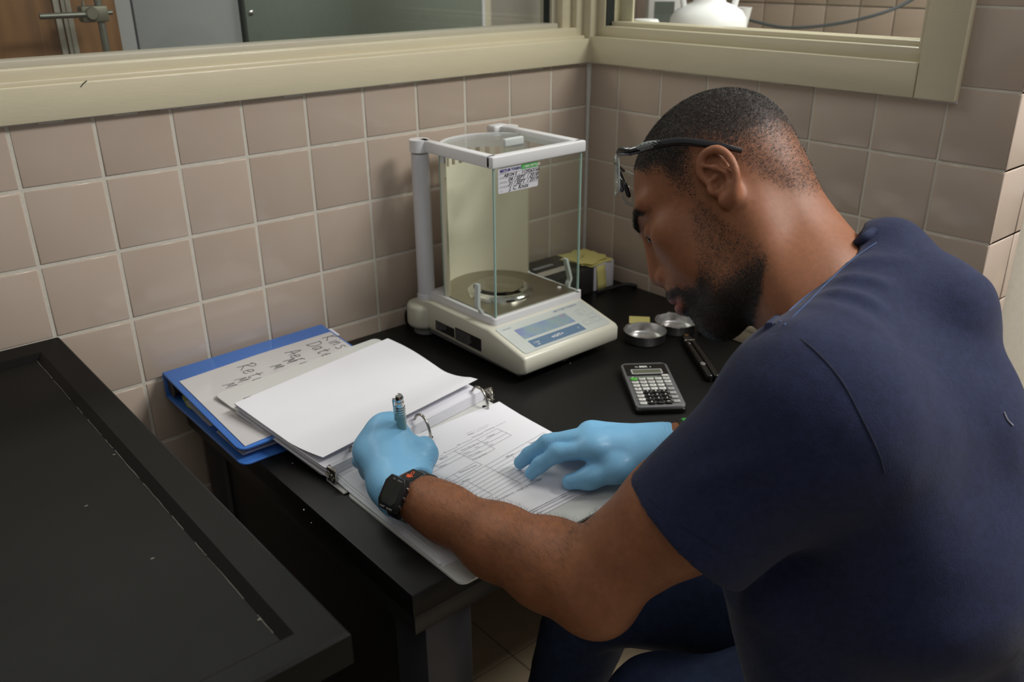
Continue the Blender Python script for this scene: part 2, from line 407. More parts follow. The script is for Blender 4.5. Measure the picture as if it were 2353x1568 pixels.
d = MB().box((.118, -.004, .3), (.128, 0, 1.9)).box((.131, -.006, .3), (.137, 0, 1.9)).box((.139, -.004, .3), (.148, 0, 1.9)); d.build('edge_strip', tape, cab)
MB().box((-.068, -.004, .3), (-.060, 0, 1.9)).box((-.056, -.006, .3), (-.050, 0, 1.9)).build('edge_strip', tape, cab)
GALV = mat('galvanised_rod', srgb(150, 150, 142), .42, .85, noise=.12, nscale=80)
rod = thing('support_rod_clamp', 'upright metal support rod with a boss-head clamp and short arm, behind the long window', 'lab stand', (-.826, .440, 0))
MB().cyl((0, 0, .9), (0, 0, 1.9), .0065, n=16).build('rod', GALV, rod, smooth=40)
c = MB().box((-.035, -.014, 1.312), (.012, .014, 1.340), bev=.004)
c.build('boss_head', mat('cast_zinc', srgb(140, 136, 122), .5, .6, noise=.1, nscale=90), rod, smooth=40)
MB().cyl((-.105, -.012, 1.326), (-.018, -.012, 1.326), .0052, n=14).cyl((.010, 0, 1.327), (.022, 0, 1.327), .004, n=10).build('arm', GALV, rod, smooth=40)
MB().lathe([(.0004, -.006), (.011, -.006), (.012, 0), (.0095, .0035), (.0004, .0035)], 20, frame((-.018, -.016, 1.327), (1, 0, 0), (0, 0, 1))).cyl((-.026, 0, 1.338), (-.026, 0, 1.349), .004, .002, n=8).build('screw', MATS['cast_zinc'], rod, smooth=40)
MB().cyl((0, 0, 0), (0, 0, .02), .07, n=32).cyl((0, 0, .02), (0, 0, .9), .0065, n=12).build('base', GALV, rod, smooth=40)
hood = thing('fume_hood', 'pale grey and galvanised steel cabinet seen through the long window', 'fume hood', (-.50, .55, 0))
GREY = mat('pale_grey_enamel', srgb(168, 168, 172), .35, noise=.03, nscale=4)
MB().box((-.262, .0, 0), (-.232, .5, 1.95)).build('side_post', mat('white_enamel', srgb(188, 188, 192), .4, noise=.02), hood)
MB().box((-.226, .004, 0), (-.005, .5, 1.95), bev=.002).build('front_panel', GREY, hood, smooth=40)
MB().box((-.232, .01, 0), (-.226, .4, 1.95)).build('seam', mat('seam_grey', srgb(104, 104, 108), .6, noise=.1), hood)
GS = mat('galvanised_sheet', srgb(124, 132, 124), .45, .55, noise=.14, nscale=260)
MB().box((.002, -.010, 0), (.652, .45, 1.95), bev=.002).build('steel_panel', GS, hood, smooth=40)
MB().ball((.014, -.011, 1.31), .006, sc=(1, .5, 1)).build('rivet', CHROME, hood, smooth=60)
MB().box((.652, -.004, 0), (.664, .3, 1.95)).build('edge_trim', mat('white_enamel', srgb(188, 188, 192)), hood)
door = thing('far_door', 'tan door leaf beyond the right end of the long window', 'door', (.74, 1.5, 0))
MB().box((0, 0, 0), (.16, .04, 2.0), bev=.003).build('leaf', mat('tan_door', srgb(176, 128, 92), .5, noise=.06, nscale=8), door, smooth=40)
MB().box((.16, -.01, 0), (.22, .05, 2.0), bev=.003).build('frame_post', mat('light_cream_paint', srgb(214, 207, 184)), door, smooth=40)

# ---- the room behind window 2
wr = struct('wall_far_right', (1.25, 0, 0))
MB().box((.0015, -.75, 0), (.1, 2.0, 2.4)).build('grout_bed', GROUT, wr)
FT = [mat('far_tile_%s' % n, srgb(*c), .14, noise=.03, nscale=5) for n, c in (('a', (150, 134, 122)), ('b', (145, 130, 118)))]
fm = []
for k in range(2):
    me = tile_mesh('tile', .1075, .1075); me.materials.append(FT[k]); fm.append(me)
for i in range(-6, 12):
    for j in range(0, 7):
        o = bpy.data.objects.new('tile', fm[rnd.randrange(2)]); COL.objects.link(o); o.parent = wr
        o.matrix_basis = frame((-.004, .6-i*PT, 1.0+j*PT-.004), (0, -1, 0), (0, 0, 1))
fb = thing('far_bench', 'pale bench seen through the right-hand window', 'bench', (.62, -.02, 0))
MB().box((-.42, -.45, 1.10), (.60, .70, 1.14), bev=.004).build('worktop', mat('pale_laminate', srgb(176, 168, 150), .4, noise=.04, nscale=10), fb, smooth=40)
MB().box((-.38, -.44, 0), (.60, .68, 1.10)).build('cupboard', GREY, fb)
jug = thing('carboy', 'round white plastic carboy with two shoulder handles behind the right window', 'carboy', (.446, .045, 1.14))
HD = mat('white_polyethylene', srgb(226, 226, 228), .42, noise=.02, spec=.4)
MB().lathe([(.0005, 0), (.085, 0), (.0915, .008), (.0915, .122), (.089, .140), (.078, .156), (.058, .167), (.040, .174), (.036, .182), (.036, .25), (.0005, .25)], 48).build('body', HD, jug, smooth=50)
ca = math.radians(-41)
for sgn in (-1, 1):
    pts = [(.060*sgn, 0, .164), (.063*sgn, 0, .184), (.060*sgn, 0, .200), (.050*sgn, 0, .206), (.034*sgn, 0, .206)]
    pts = [(math.cos(ca)*p[0], math.sin(ca)*p[0], p[2]) for p in smoothpath(pts, 5)]
    MB().tube(pts, .0075, 10).build('handle', HD, jug, smooth=60)
MB().lathe([(.0005, .25), (.040, .25), (.040, .285), (.0005, .285)], 32).build('cap', HD, jug, smooth=50)
sp = thing('funnel', 'small translucent white funnel cup beside the carboy', 'funnel', (float(at(1708, 35, 2.32)[0]), float(at(1708, 35, 2.32)[1]), 1.14))
MB().lathe([(.0005, 0), (.028, 0), (.012, .03), (.008, .10), (.019, .150), (.021, .150), (.011, .095), (.0005, .05)], 24).build('cone', mat('frosted_plastic', srgb(214, 214, 216), .4, noise=.02), sp, smooth=50)
lid = thing('jar', 'squat white jar with a screw lid left of the carboy', 'jar', (float(at(1484, 55, 1.95)[0]), float(at(1484, 55, 1.95)[1]), 1.14))
MB().lathe([(.0005, 0), (.026, 0), (.0265, .004), (.0265, .124), (.0005, .124)], 36).build('body', HD, lid, smooth=50)
MB().lathe([(.0005, .124), (.0280, .124), (.0285, .127), (.0285, .143), (.026, .147), (.0005, .147)], 36).build('lid', HD, lid, smooth=50)
dv = thing('bench_meter', 'small grey meter with a dark screen left of the carboy', 'meter', (.58, .30, 1.14), rz=math.radians(-42))
MB().box((-.044, -.03, 0), (.044, .03, .205), bev=.006).build('housing', mat('pale_grey_plastic', srgb(180, 178, 178), .5, noise=.03), dv, smooth=40)
MB().box((-.026, -.0315, .105), (.026, -.029, .165)).build('screen', mat('dark_screen', srgb(84, 90, 86), .2, noise=.05), dv)
cb = MB().tube(smoothpath([on(1716, 45, 0, .80)-np.array([0, 0, 0]), on(1800, 63, 0, .80), on(1900, 58, 0, .82), on(2000, 38, 0, .85), on(2080, 8, 0, .9), on(2150, -40, 0, .95)], 10), .0042, 8)
tag(cb.build('cable', mat('dark_blue_cable', srgb(54, 60, 66), .5, noise=.08), smooth=60), 'dark cable sagging across the tiled wall behind the right window', 'cable')

# ---- grey-green drawer cabinet far right, beyond the wall end
gc = thing('drawer_cabinet', 'grey-green drawer cabinet with pale pulls past the end of the tiled wall', 'cabinet', (1.72, -.62, 0), rz=math.radians(-38))
GG = mat('grey_green_enamel', srgb(104, 122, 114), .45, noise=.04, nscale=8)
MB().box((-.30, .012, .06), (.55, .5, 1.1)).build('carcass', GG, gc)
MB().box((-.30, .05, 0), (.55, .5, .06)).build('plinth', mat('plinth_cream', srgb(176, 160, 136), .5, noise=.05), gc)
for z0, z1 in ((.09, .295), (.31, .66), (.675, .88), (.895, 1.09)):
    for x0, x1 in ((-.29, .12), (.135, .54)):
        dr = MB().box((x0, -.006, z0), (x1, .012, z1), bev=.003).build('drawer', GG, gc, smooth=40)
        xc = (x0+x1)/2; zc = z1-.08
        h = MB().box((xc-.06, -.02, zc-.016), (xc+.06, -.006, zc+.020), bev=.005)
        h.build('pull', mat('pull_metal', srgb(206, 200, 192), .3, .3, noise=.03), dr, smooth=40)

# ------------------------------------------------------------------ desk (black epoxy top) and lab bench
DX0, DY0 = -0.944, -0.675
desk = thing('desk', 'black resin-topped desk in the tiled corner under the binders and balance', 'desk', (-.5, -.35, 0))
MB().box((DX0, DY0, .727), (-.0035, -.0035, .760), bev=.003).build('top', BLACKTOP, desk, smooth=40, world=True)
FRAME = mat('black_enamel_frame', srgb(34, 34, 36), .38, noise=.12, nscale=12)
MB().box((DX0+.004, DY0+.004, .698), (-.006, -.006, .7268), bev=.002).build('apron', FRAME, desk, smooth=40, world=True)
for lx in (DX0+.022, -.10):
    for ly in (DY0+.010, -.082):
        MB().box((lx, ly, 0), (lx+.068, ly+.068, .699), bev=.002).build('leg', mat('grey_enamel_leg', srgb(62, 62, 68), .4, .2, noise=.1), desk, smooth=40, world=True)
MB().box((DX0+.030, DY0+.08, .30), (DX0+.042, -.085, .70)).build('side_panel', FRAME, desk, world=True)
# bits of white grit and scratches on the desk edge
mb = MB()
for px, py in ((594, 1038), (672, 1065), (698, 1172), (715, 1202), (1310, 835)):
    p = on(px, py, 2, .7603); mb.ball(p, rnd.uniform(.0006, .0011), n=5)
tag(mb.build('grit', mat('white_grit', srgb(190, 188, 180), .9, noise=.05)), 'scattered white specks of grit on the black desk top', 'grit', kind='stuff')

LBX, LBY, LBZ = -1.1015, -0.828, 0.906
bench = thing('lab_bench', 'large black lab bench with a raised rim round its top, front left', 'lab bench', (-1.6, -.4, 0))
RIM = .036
mb = MB()
lo, hi = (-2.4, LBY), (LBX, -.0035)
def loop(x0, y0, x1, y1, z): return [(x0, y0, z), (x1, y0, z), (x1, y1, z), (x0, y1, z)]
rings = [loop(lo[0], lo[1], hi[0], hi[1], LBZ-.033), loop(lo[0], lo[1], hi[0], hi[1], LBZ-.003), loop(lo[0]+.003, lo[1]+.003, hi[0]-.003, hi[1]-.003, LBZ),
         loop(lo[0]+RIM, lo[1]+RIM*.8, hi[0]-RIM, hi[1]-RIM*1.25, LBZ), loop(lo[0]+RIM+.010, lo[1]+RIM*.8+.008, hi[0]-RIM-.010, hi[1]-RIM*1.25-.010, LBZ-.0065)]
vs = [p for r in rings for p in r]
fs = [(0, 3, 2, 1)]+[(4*k+i, 4*k+(i+1) % 4, 4*k+4+(i+1) % 4, 4*k+4+i) for k in range(4) for i in range(4)]+[(16, 17, 18, 19)]
mb._add(vs, fs); mb.build('top', mat('bench_epoxy', srgb(15, 15, 14), 0.5, noise=0.25, nscale=7, bump=0.06, bscale=260, rnoise=0.1, spec=.14), bench, smooth=25, world=True)
MB().box((-2.36, LBY+.04, .08), (LBX-.035, -.02, LBZ-.033)).build('cabinet_body', mat('bench_body', srgb(30, 30, 30), .5, noise=.1), bench, world=True)
MB().box((-2.36, LBY+.09, 0), (LBX-.06, -.02, .08)).build('plinth', mat('bench_body', srgb(30, 30, 30)), bench, world=True)
mb = MB()
wear = mat('worn_edge', srgb(92, 90, 82), .7, noise=.2, nscale=120)
y = -.06
while y > -.78:
    L = rnd.uniform(.02, .09); x = hi[0]-RIM-.0102; n_ = 5
    mb.tube([(x+rnd.uniform(-.0004, .0004), y-L*i/n_, LBZ-.0063) for i in range(n_+1)], [rnd.uniform(.0002, .00065) for i in range(n_+1)], 5)
    y -= L+rnd.uniform(.002, .03)
for px, py in ((198, 1163), (350, 1284), (596, 1424), (262, 1045)):
    p = on(px, py, 2, LBZ-.0063); mb.ball(p, .0013, n=5, sc=(1.6, 1, .3))
mb.build('worn_marks', wear, bench, world=True)
# ------------------------------------------------------------------ analytical balance
CREAM = mat('cream_plastic', srgb(206, 204, 188), 0.34, noise=.02, nscale=30, coat=.1)
IVORY = mat('ivory_panel', srgb(228, 222, 202), 0.40, noise=.02)
GGLASS = glass_mat('balance_glass', (.965, .98, .965, 1))
GEDGE = mat('green_glass_edge', srgb(150, 178, 168), .25, noise=.04)
bal = thing('analytical_balance', 'white and cream analytical balance with a glass draft shield in the corner', 'balance', (-.39, -.2, .76))
# base: side profile (y, z) swept along x
prof = [(-.3655, .783), (-.3655, .806), (-.360, .8115), (-.270, .8335), (-.10, .832), (-.048, .826), (-.044, .786), (-.05, .779), (-.345, .776), (-.360, .778)]
mb = MB(); M = Matrix(((0, 0, 1, 0), (1, 0, 0, 0), (0, 1, 0, 0), (0, 0, 0, 1)))
mb.prism(prof, -.503, -.2775, M, bev=.005, seg=3)
base = mb.build('base', CREAM, bal, smooth=50, world=True)
for sx in (-.487, -.293):
    MB().lathe([(.0005, .776), (.030, .776), (.0335, .780), (.034, .785), (.034, .814), (.032, .819), (.028, .821), (.0005, .821)], 40, Matrix.Translation((sx, -.062, 0))).build('column_housing', CREAM, bal, smooth=50, world=True)
for sx in (-.487, -.293):
    mb = MB(); n = 28
    mb.lathe([(.0005, .7602), (.021, .7602), (.0235, .763), (.0235, .779), (.0005, .779)], n*2, Matrix.Translation((sx, -.064, 0)), jit=lambda i, j, r, z: (r*(1-.025*(i % 2)), z) if r > .02 else (r, z))
    mb.build('levelling_foot', mat('grey_foot', srgb(120, 122, 122), .5, noise=.05), bal, smooth=30, world=True)
MB().lathe([(.0005, .7602), (.004, .7602), (.019, .777), (.0005, .777)], 24, Matrix.Translation((-.385, -.335, 0))).build('front_foot', mat('pale_foot', srgb(176, 178, 176), .4, noise=.04), bal, smooth=50, world=True)
MB().box((-.497, -.345, .768), (-.2835, -.06, .777), bev=.003).build('underside', mat('grey_underside', srgb(112, 112, 112), .5, noise=.05), bal, smooth=40, world=True)
# sloping control panel
sl = (.8335-.8115)/(.360-.270)
PM = frame((-.503, -.360, .8118), (1, 0, 0), (0, .0905, .0220))   # u along x, v up the slope
pn = MB().prism(rrect(.010, .2155, .004, .086, .006), -.001, .0008, PM).build('control_panel', mat('panel_film', srgb(188, 194, 190), .22, noise=.02, coat=.3), bal, smooth=40, world=True)
dmat = bpy.data.materials.new('lcd_film'); dmat.use_nodes = True; MATS['lcd_film'] = dmat
nt = dmat.node_tree; b = nt.nodes['Principled BSDF']; b.inputs['Roughness'].default_value = .15
tc = nt.nodes.new('ShaderNodeTexCoord'); nz = nt.nodes.new('ShaderNodeTexNoise'); nz.inputs['Scale'].default_value = 26; nz.inputs['Detail'].default_value = 2
cr = nt.nodes.new('ShaderNodeValToRGB'); els = cr.color_ramp.elements
els[0].position = .28; els[0].color = srgb(126, 132, 176); els[1].position = .72; els[1].color = srgb(150, 132, 168)
e = els.new(.45); e.color = srgb(132, 152, 172); e = els.new(.58); e.color = srgb(138, 158, 158)
nt.links.new(tc.outputs['Object'], nz.inputs['Vector']); nt.links.new(nz.outputs['Fac'], cr.inputs[0]); nt.links.new(cr.outputs[0], b.inputs['Base Color'])
MB().prism(rrect(.038, .158, .0375, .0675, .0008), .0006, .0011, PM).build('display', dmat, bal, world=True)
MB().prism(rrect(.038, .158, .010, .031, .0008), .0006, .0011, PM).build('key_bar', mat('blue_key_bar', srgb(96, 120, 146), .25, noise=.03), bal, world=True)
mb = MB()
text_mb(mb, '→O/T←', .0085, PM @ Matrix.Translation((.098, .0175, .0013)), align='CENTER', bold=.0002)
text_mb(mb, '1/10d', .0055, PM @ Matrix.Translation((.050, .0195, .0013)), align='CENTER'); text_mb(mb, 'C', .0055, PM @ Matrix.Translation((.148, .0185, .0013)), align='CENTER')
text_mb(mb, 'Off', .0045, PM @ Matrix.Translation((.050, .0135, .0013)), align='CENTER')
mb.build('bar_lettering', mat('white_print', srgb(228, 228, 224), .6, noise=.02), bal, world=True)
mb = MB()
text_mb(mb, 'METTLER TOLEDO', .0068, PM @ Matrix.Translation((.142, .0775, .0010)), bold=.0002); text_mb(mb, 'AB104-S', .0055, PM @ Matrix.Translation((.020, .0745, .0010)))
for a in range(0, 360, 30):
    t = math.radians(a); 
    if a in (150, 300): continue
    pts = [(.186+.0105*math.cos(t+q*.1), .056+.0085*math.sin(t+q*.1)) for q in range(5)]
    stroke_mb(mb, pts, .0006, PM @ Matrix.Translation((0, 0, .0010)))
stroke_mb(mb, [(.183, .061), (.1835, .052), (.188, .050)], .0006, PM @ Matrix.Translation((0, 0, .0010)))
for u0, v0, w, h in ((.168, .020, .016, .012), (.190, .020, .016, .012), (.190, .034, .016, .010)):
    stroke_mb(mb, [(u0, v0), (u0+w, v0), (u0+w, v0+h), (u0, v0+h), (u0, v0)], .0004, PM @ Matrix.Translation((0, 0, .0010)))
mb.build('panel_lettering', mat('grey_print', srgb(126, 136, 150), .6, noise=.03), bal, world=True)
# black rating labels on the left side
BL = mat('black_label', srgb(36, 36, 36), .4, noise=.05)
LM = frame((-.5034, -.115, .80), (0, -1, 0), (0, 0, 1))
mb = MB().box((.004, -.0135, 0), (.060, .0045, .0006), LM).box((.0635, -.0145, 0), (.137, .009, .0006), LM)
mb.build('rating_label', BL, bal, world=True)
mb = MB()
for r in range(4): text_mb(mb, ['AB104-S  Max 110 g', 'Min 10 mg  e=1 mg', 'SNR 1129263164', 'd=0.1 mg'][r], .0036, LM @ Matrix.Translation((.007, .0005-r*.0036, .0009)))
for r in range(6): text_mb(mb, ['This device complies with part 15', 'of the rules. Operation is subject', 'to the following two conditions: it', 'may not cause harmful interference', 'and must accept any interference', 'received. Made in Switzerland'][r], .0031, LM @ Matrix.Translation((.066, .0048-r*.0034, .0009)))
mb.build('label_print', mat('label_print', srgb(170, 170, 168), .7, noise=.03), bal, world=True)
# white skirt, posts, draft shield
X0, X1, YF, YB = -.4865, -.2755, -.2700, -.075
MB().prism(rrect(X0, X1, YF, YB, .007), .820, .8462, bev=.0022).build('chamber_skirt', WHITE_PLASTIC, bal, smooth=50, world=True)
for sx in (-.484, -.278):
    MB().cyl((sx, -.066, .818), (sx, -.066, 1.1), .0160, n=32).lathe([(.0178, .815), (.0178, .838), (.0162, .841)], 32, Matrix.Translation((sx, -.066, 0))).build('corner_post', mat('grey_white_plastic', srgb(206, 206, 210), .36, noise=.02), bal, smooth=50, world=True)
def arc(cx, cy, r, a0, a1, n): return [(cx+r*math.cos(math.radians(a0+(a1-a0)*i/n)), cy+r*math.sin(math.radians(a0+(a1-a0)*i/n))) for i in range(n+1)]
back_out = [(-.2815, -.118)]+arc(-.381, -.150, .0995, 12, 168, 28)+[(-.4805, -.118)]
back_in = [(x*.965-.381*.035, (y+.15)*.965-.15) for x, y in back_out]
mb = MB(); n = len(back_out)
vs = []
for x, y in back_out: vs += [(x, y, .845), (x, y, 1.066)]
for x, y in back_in: vs += [(x, y, .845), (x, y, 1.066)]
fs = [(2*i, 2*i+2, 2*i+3, 2*i+1) for i in range(n-1)]+[(2*n+2*i+1, 2*n+2*i+3, 2*n+2*i+2, 2*n+2*i) for i in range(n-1)]
fs += [(2*i+1, 2*i+3, 2*n+2*i+3, 2*n+2*i+1) for i in range(n-1)]+[(0, 1, 2*n+1, 2*n), (2*n-2, 4*n-2, 4*n-1, 2*n-1)]
mb._add(vs, fs); mb.build('curved_back_panel', IVORY, bal, smooth=40, world=True)
# vent slats between the back panel and the top rim, and the rim itself
mb = MB(); mr = MB()
for i in range(0, n-1, 1):
    (x0, y0), (x1, y1) = back_out[i], back_out[i+1]; (a0, b0), (a1, b1) = back_in[i], back_in[i+1]
    if i % 2 == 0 or i < 6 or i > n-8:
        MB()._add([(x0, y0, 1.066), (x1, y1, 1.066), (a1, b1, 1.066), (a0, b0, 1.066), (x0, y0, 1.092), (x1, y1, 1.092), (a1, b1, 1.092), (a0, b0, 1.092)],
                [(0, 1, 5, 4), (2, 3, 7, 6), (0, 4, 7, 3), (1, 2, 6, 5)]).build('vent_slat', IVORY, bal, world=True)
    mr._add([(x0, y0, 1.092), (x1, y1, 1.092), (a1, b1, 1.092), (a0, b0, 1.092), (x0, y0, 1.117), (x1, y1, 1.117), (a1, b1, 1.117), (a0, b0, 1.117)],
            [(0, 1, 5, 4), (2, 3, 7, 6), (4, 5, 6, 7), (0, 3, 2, 1)])
mr.build('back_rim', WHITE_PLASTIC, bal, smooth=40, world=True)
# top frame: two side rails and the front rail, glass lid sliding in them
TZ0, TZ1 = 1.1045, 1.1245
MB().box((X0, YF, TZ0), (X1, YF+.017, TZ1), bev=.003, seg=3).build('front_rail', WHITE_PLASTIC, bal, smooth=50, world=True)
MB().box((X0, YF+.006, TZ0), (X0+.017, -.062, TZ1), bev=.003, seg=3).cyl((-.484, -.066, TZ0-.001), (-.484, -.066, TZ1), .0178, n=32).build('side_rail', WHITE_PLASTIC, bal, smooth=50, world=True)
MB().box((X1-.017, YF+.006, TZ0), (X1, -.055, TZ1), bev=.003, seg=3).box((X1-.034, -.062, TZ0+.004), (X1+.002, -.036, TZ1+.001), bev=.004).cyl((-.278, -.066, TZ0-.001), (-.278, -.066, TZ1-.001), .0178, n=32).build('side_rail', WHITE_PLASTIC, bal, smooth=50, world=True)
MB().box((X0+.015, YF+.015, 1.1125), (X1-.015, -.062, 1.1155)).build('glass_lid', GGLASS, bal, world=True)
MB().box((-.392, -.190, 1.1155), (-.348, -.181, 1.130), bev=.003, seg=3).build('lid_handle', mat('pale_grey_plastic2', srgb(196, 202, 200), .4, noise=.02), bal, smooth=50, world=True)
MB().box((-.4785, -.2655, .8465), (-.2835, -.2625, 1.105)).build('front_pane', GGLASS, bal, world=True)
for gx in (-.4815, -.2835):
    MB().box((gx, -.2615, .8465), (gx+.003, -.118, 1.105)).build('side_pane', GGLASS, bal, world=True)
for gx in (-.4800, -.2832): MB().box((gx-.0013, -.2662, .8468), (gx+.0013, -.2628, 1.1045)).build('pane_edge', GEDGE, bal, world=True)
MB().box((-.4813, -.1195, .8468), (-.4787, -.1175, 1.1045)).build('pane_edge', GEDGE, bal, world=True)
MB().box((-.2833, -.1195, .8468), (-.2807, -.1175, 1.1045)).build('pane_edge', GEDGE, bal, world=True)
for gx, sgn in ((-.4818, -1), (-.2802, 1)):
    hp = smoothpath([(0, .000), (.004, .006), (.012, .012), (.011, .022), (.006, .038), (.002, .052)], 5)
    vs = []
    for u, v in hp:
        t = .0035
        for du, dy in ((-t, -.0048), (t, -.0048), (t, .0048), (-t, .0048)):
            vs.append((gx+sgn*(u*.55+.003)+du*.8, -.232+dy+v*.16, .847+v))
    k = len(hp); fs = [(4*i+j, 4*i+(j+1) % 4, 4*i+4+(j+1) % 4, 4*i+4+j) for i in range(k-1) for j in range(4)]+[(0, 1, 2, 3), (4*k-4, 4*k-3, 4*k-2, 4*k-1)]
    MB()._add(vs, fs).build('door_handle', mat('pale_grey_plastic2', srgb(196, 202, 200)), bal, smooth=40, world=True)
# steel floor plate with round back, draft ring and pan
plate = [(-.2845, -.2605), (-.2845, -.13)]+arc(-.382, -.148, .094, 10, 170, 24)+[(-.4785, -.13), (-.4785, -.2605)]
MB().prism(plate, .8455, .8485).build('floor_plate', STEEL, bal, smooth=30, world=True)
PC = Matrix.Translation((-.392, -.172, .8485))
MB().lathe([(.0005, 0), (.062, 0), (.0605, .004), (.052, .0095), (.050, .0095), (.050, .002), (.0005, .002)], 64, PC).build('draft_ring', CHROME, bal, smooth=35, world=True)
MB().lathe([(.0005, .004), (.010, .004), (.010, .010), (.041, .0105), (.0435, .0125), (.0435, .0145), (.041, .0150), (.0005, .0140)], 64, PC).build('weighing_pan', mat('pan_steel', srgb(184, 178, 164), .2, 1.0, noise=.05), bal, smooth=35, world=True)
for px, py in ((1285, 661), (1330, 668), (1213, 625)):
    p = on(px, py, 2, .849); MB().lathe([(.0005, .0022), (.003, .002), (.0042, 0)], 12, Matrix.Translation(p)).build('screw_cap', WHITE_PLASTIC, bal, smooth=60, world=True)
# service sticker on the front pane
SY = -.2659
p00, p10, p01 = on(1144, 386, 1, SY), on(1236, 370, 1, SY), on(1143, 445, 1, SY)
SW = float(abs(p10[0]-p00[0])); SH = float(p00[2]-p01[2])
SM = frame((float(p00[0]), SY, 1.1035-SH), (1, 0, 0), (0, 0, 1))
MB().prism(rrect(0, SW, 0, SH, .003), 0, .0004, SM).build('service_sticker', mat('sticker_white', srgb(214, 214, 220), .5, noise=.02), bal, world=True)
MB().prism(rrect(SW*.57, SW-.0003, SH*.80, SH-.0003, .0008), .0004, .0006, SM).build('sticker_green_block', mat('sticker_green', srgb(70, 172, 76), .5, noise=.03), bal, world=True)
mb = MB(); S = lambda u, v: SM @ Matrix.Translation((SW*u, SH*v, .0008))
text_mb(mb, '1-800-METTLER', .0056, S(.62, .85), bold=.0001); mb.build('sticker_white_print', MATS['white_print'], bal, world=True)
mb = MB(); text_mb(mb, 'METTLER TOLEDO', .0056, S(.04, .84), bold=.0003); text_mb(mb, 'Calibrated by', .0026, S(.04, .79)); mb.build('sticker_violet_print', mat('violet_print', srgb(70, 62, 128), .6, noise=.03), bal, world=True)
mb = MB(); text_mb(mb, 'Service', .0054, S(.42, .84)); mb.build('sticker_pale_green_print', mat('pale_green_print', srgb(150, 204, 160), .6, noise=.03), bal, world=True)
mb = MB()
for v in (.76, .58, .40, .22): stroke_mb(mb, [(SW*.01, SH*v), (SW*.99, SH*v)], .0004, SM @ Matrix.Translation((0, 0, .0007)))
for t_, v in (('Model', .61), ('Service Date', .43), ('Next Service Due', .25), ('Tech', .06)): text_mb(mb, t_, .0028, S(.04, v))
mb.build('sticker_rules', mat('grey_rule', srgb(128, 128, 132), .7, noise=.03), bal, world=True)
mb = MB()
for t_, u, v, sz in (('AB104 S  .. 1129263164', .13, .62, .0080), ('04 / SEPT  / 2018', .24, .43, .0092), ('31 / SEPT  / 2019', .24, .25, .0092), ('J. C. Knox', .26, .055, .0100)):
    text_mb(mb, t_, sz, S(u, v), shear=.35, bold=.00015)
mb.build('sticker_handwriting', mat('pen_ink_black', srgb(40, 40, 44), .7, noise=.03), bal, world=True)
cord = MB().tube(smoothpath([(-.487, -.030, .805), (-.494, -.012, .79), (-.497, -.010, .775), (-.492, -.012, .7632), (-.45, -.016, .7632)], 8), .0026, 8)
cord.build('power_cord', mat('black_rubber', srgb(24, 24, 24), .5, noise=.05), bal, smooth=60, world=True)

# ------------------------------------------------------------------ blue binder
BLUE = mat('blue_vinyl', srgb(68, 122, 204), 0.28, noise=.05, nscale=12, bump=.03, bscale=40, coat=.15)
blue = thing('blue_binder', 'closed blue ring binder with a handwritten cover sheet, against the tiles', 'binder', (-.82, -.15, .76))
BX0, BX1 = -.968, -.678
def cover(zb, zf, yb, yf, t, r=.012):
    poly = [(BX1, yb), (BX0, yb)]+[(BX0+r-r*math.cos(a), yf+r-r*math.sin(a)) for a in [math.radians(90*i/5) for i in range(6)]]+[(BX1-r+r*math.sin(a), yf+r-r*math.cos(a)) for a in [math.radians(90*i/5) for i in range(6)]]
    mb = MB().prism(poly, 0, t, bev=t*.42)
    mb.v = [(x, y, z+zb+(zf-zb)*(yb-y)/(yb-yf)+(lift(x) if zb > .79 else 0)) for x, y, z in mb.v]
    return mb
lift = lambda x: .005*max(0, min(1, (x-BX0)/(BX1-BX0)))
cover(.8025, .7835, -.0105, -.292, .0034).build('front_cover', BLUE, blue, smooth=50, world=True)
cover(.7606, .7606, -.0105, -.294, .0034).build('back_cover', BLUE, blue, smooth=50, world=True)
mb = MB().box((BX0, -.0125, .761), (BX1, -.0085, .8055), bev=.0016); mb.v = [(x, y, z+(lift(x) if z > .78 else 0)) for x, y, z in mb.v]; mb.build('spine', BLUE, blue, smooth=50, world=True)
sheets = MB()
for k in range(5):
    y0, y1 = -.045-.002*k, -.268-rnd.uniform(0, .008); x0 = BX0+.010+rnd.uniform(0, .006)
    zt = .796-.006*k
    sheets.grid([[(x0, y0, zt), ((x0+BX1)/2, y0, zt), (BX1-.006, y0, zt)], [(x0, (y0+y1)/2, zt-.0085), ((x0+BX1)/2, (y0+y1)/2, zt-.0085), (BX1-.006, (y0+y1)/2, zt-.0085)], [(x0, y1, zt-.016+.0028*k), ((x0+BX1)/2, y1, zt-.016+.0028*k), (BX1-.006, y1, zt-.016+.0028*k)]], thick=.0022)
sheets.build('paper_stack', PAPER, blue, world=True)
MB().grid([[(BX0+.012, -.050, .775), (BX1, -.050, .775)], [(BX0+.009, -.075, .768), (BX1, -.075, .768)], [(BX0+.016, -.12, .766), (BX1, -.12, .766)]], thick=.001).build('green_divider', mat('lime_sheet', srgb(190, 204, 96), .7, noise=.04), blue, world=True)
MB().cyl((BX0+.004, -.030, .783), (BX0+.030, -.030, .783), .014, n=16).build('ring_mechanism', mat('dark_steel', srgb(70, 68, 64), .4, .8, noise=.1), blue, smooth=50, world=True)
MB().grid([[(BX1+.013, -.020, .802), (BX1+.013, -.05, .799)], [(BX1-.02, -.020, .8015), (BX1-.02, -.05, .799)]], thick=.0006).build('loose_sheet', PAPER, blue, world=True)
zc = lambda y: .8061-(.0190)*(-.0105-y)/.2815
insert = MB().grid([[(x, y-.008*(x < -.9), zc(y)+lift(x)+.0004) for x in (BX0+.010, (BX0+BX1)/2, BX1-.004)] for y in (-.048, -.12, -.2, -.280)], thick=.0004)
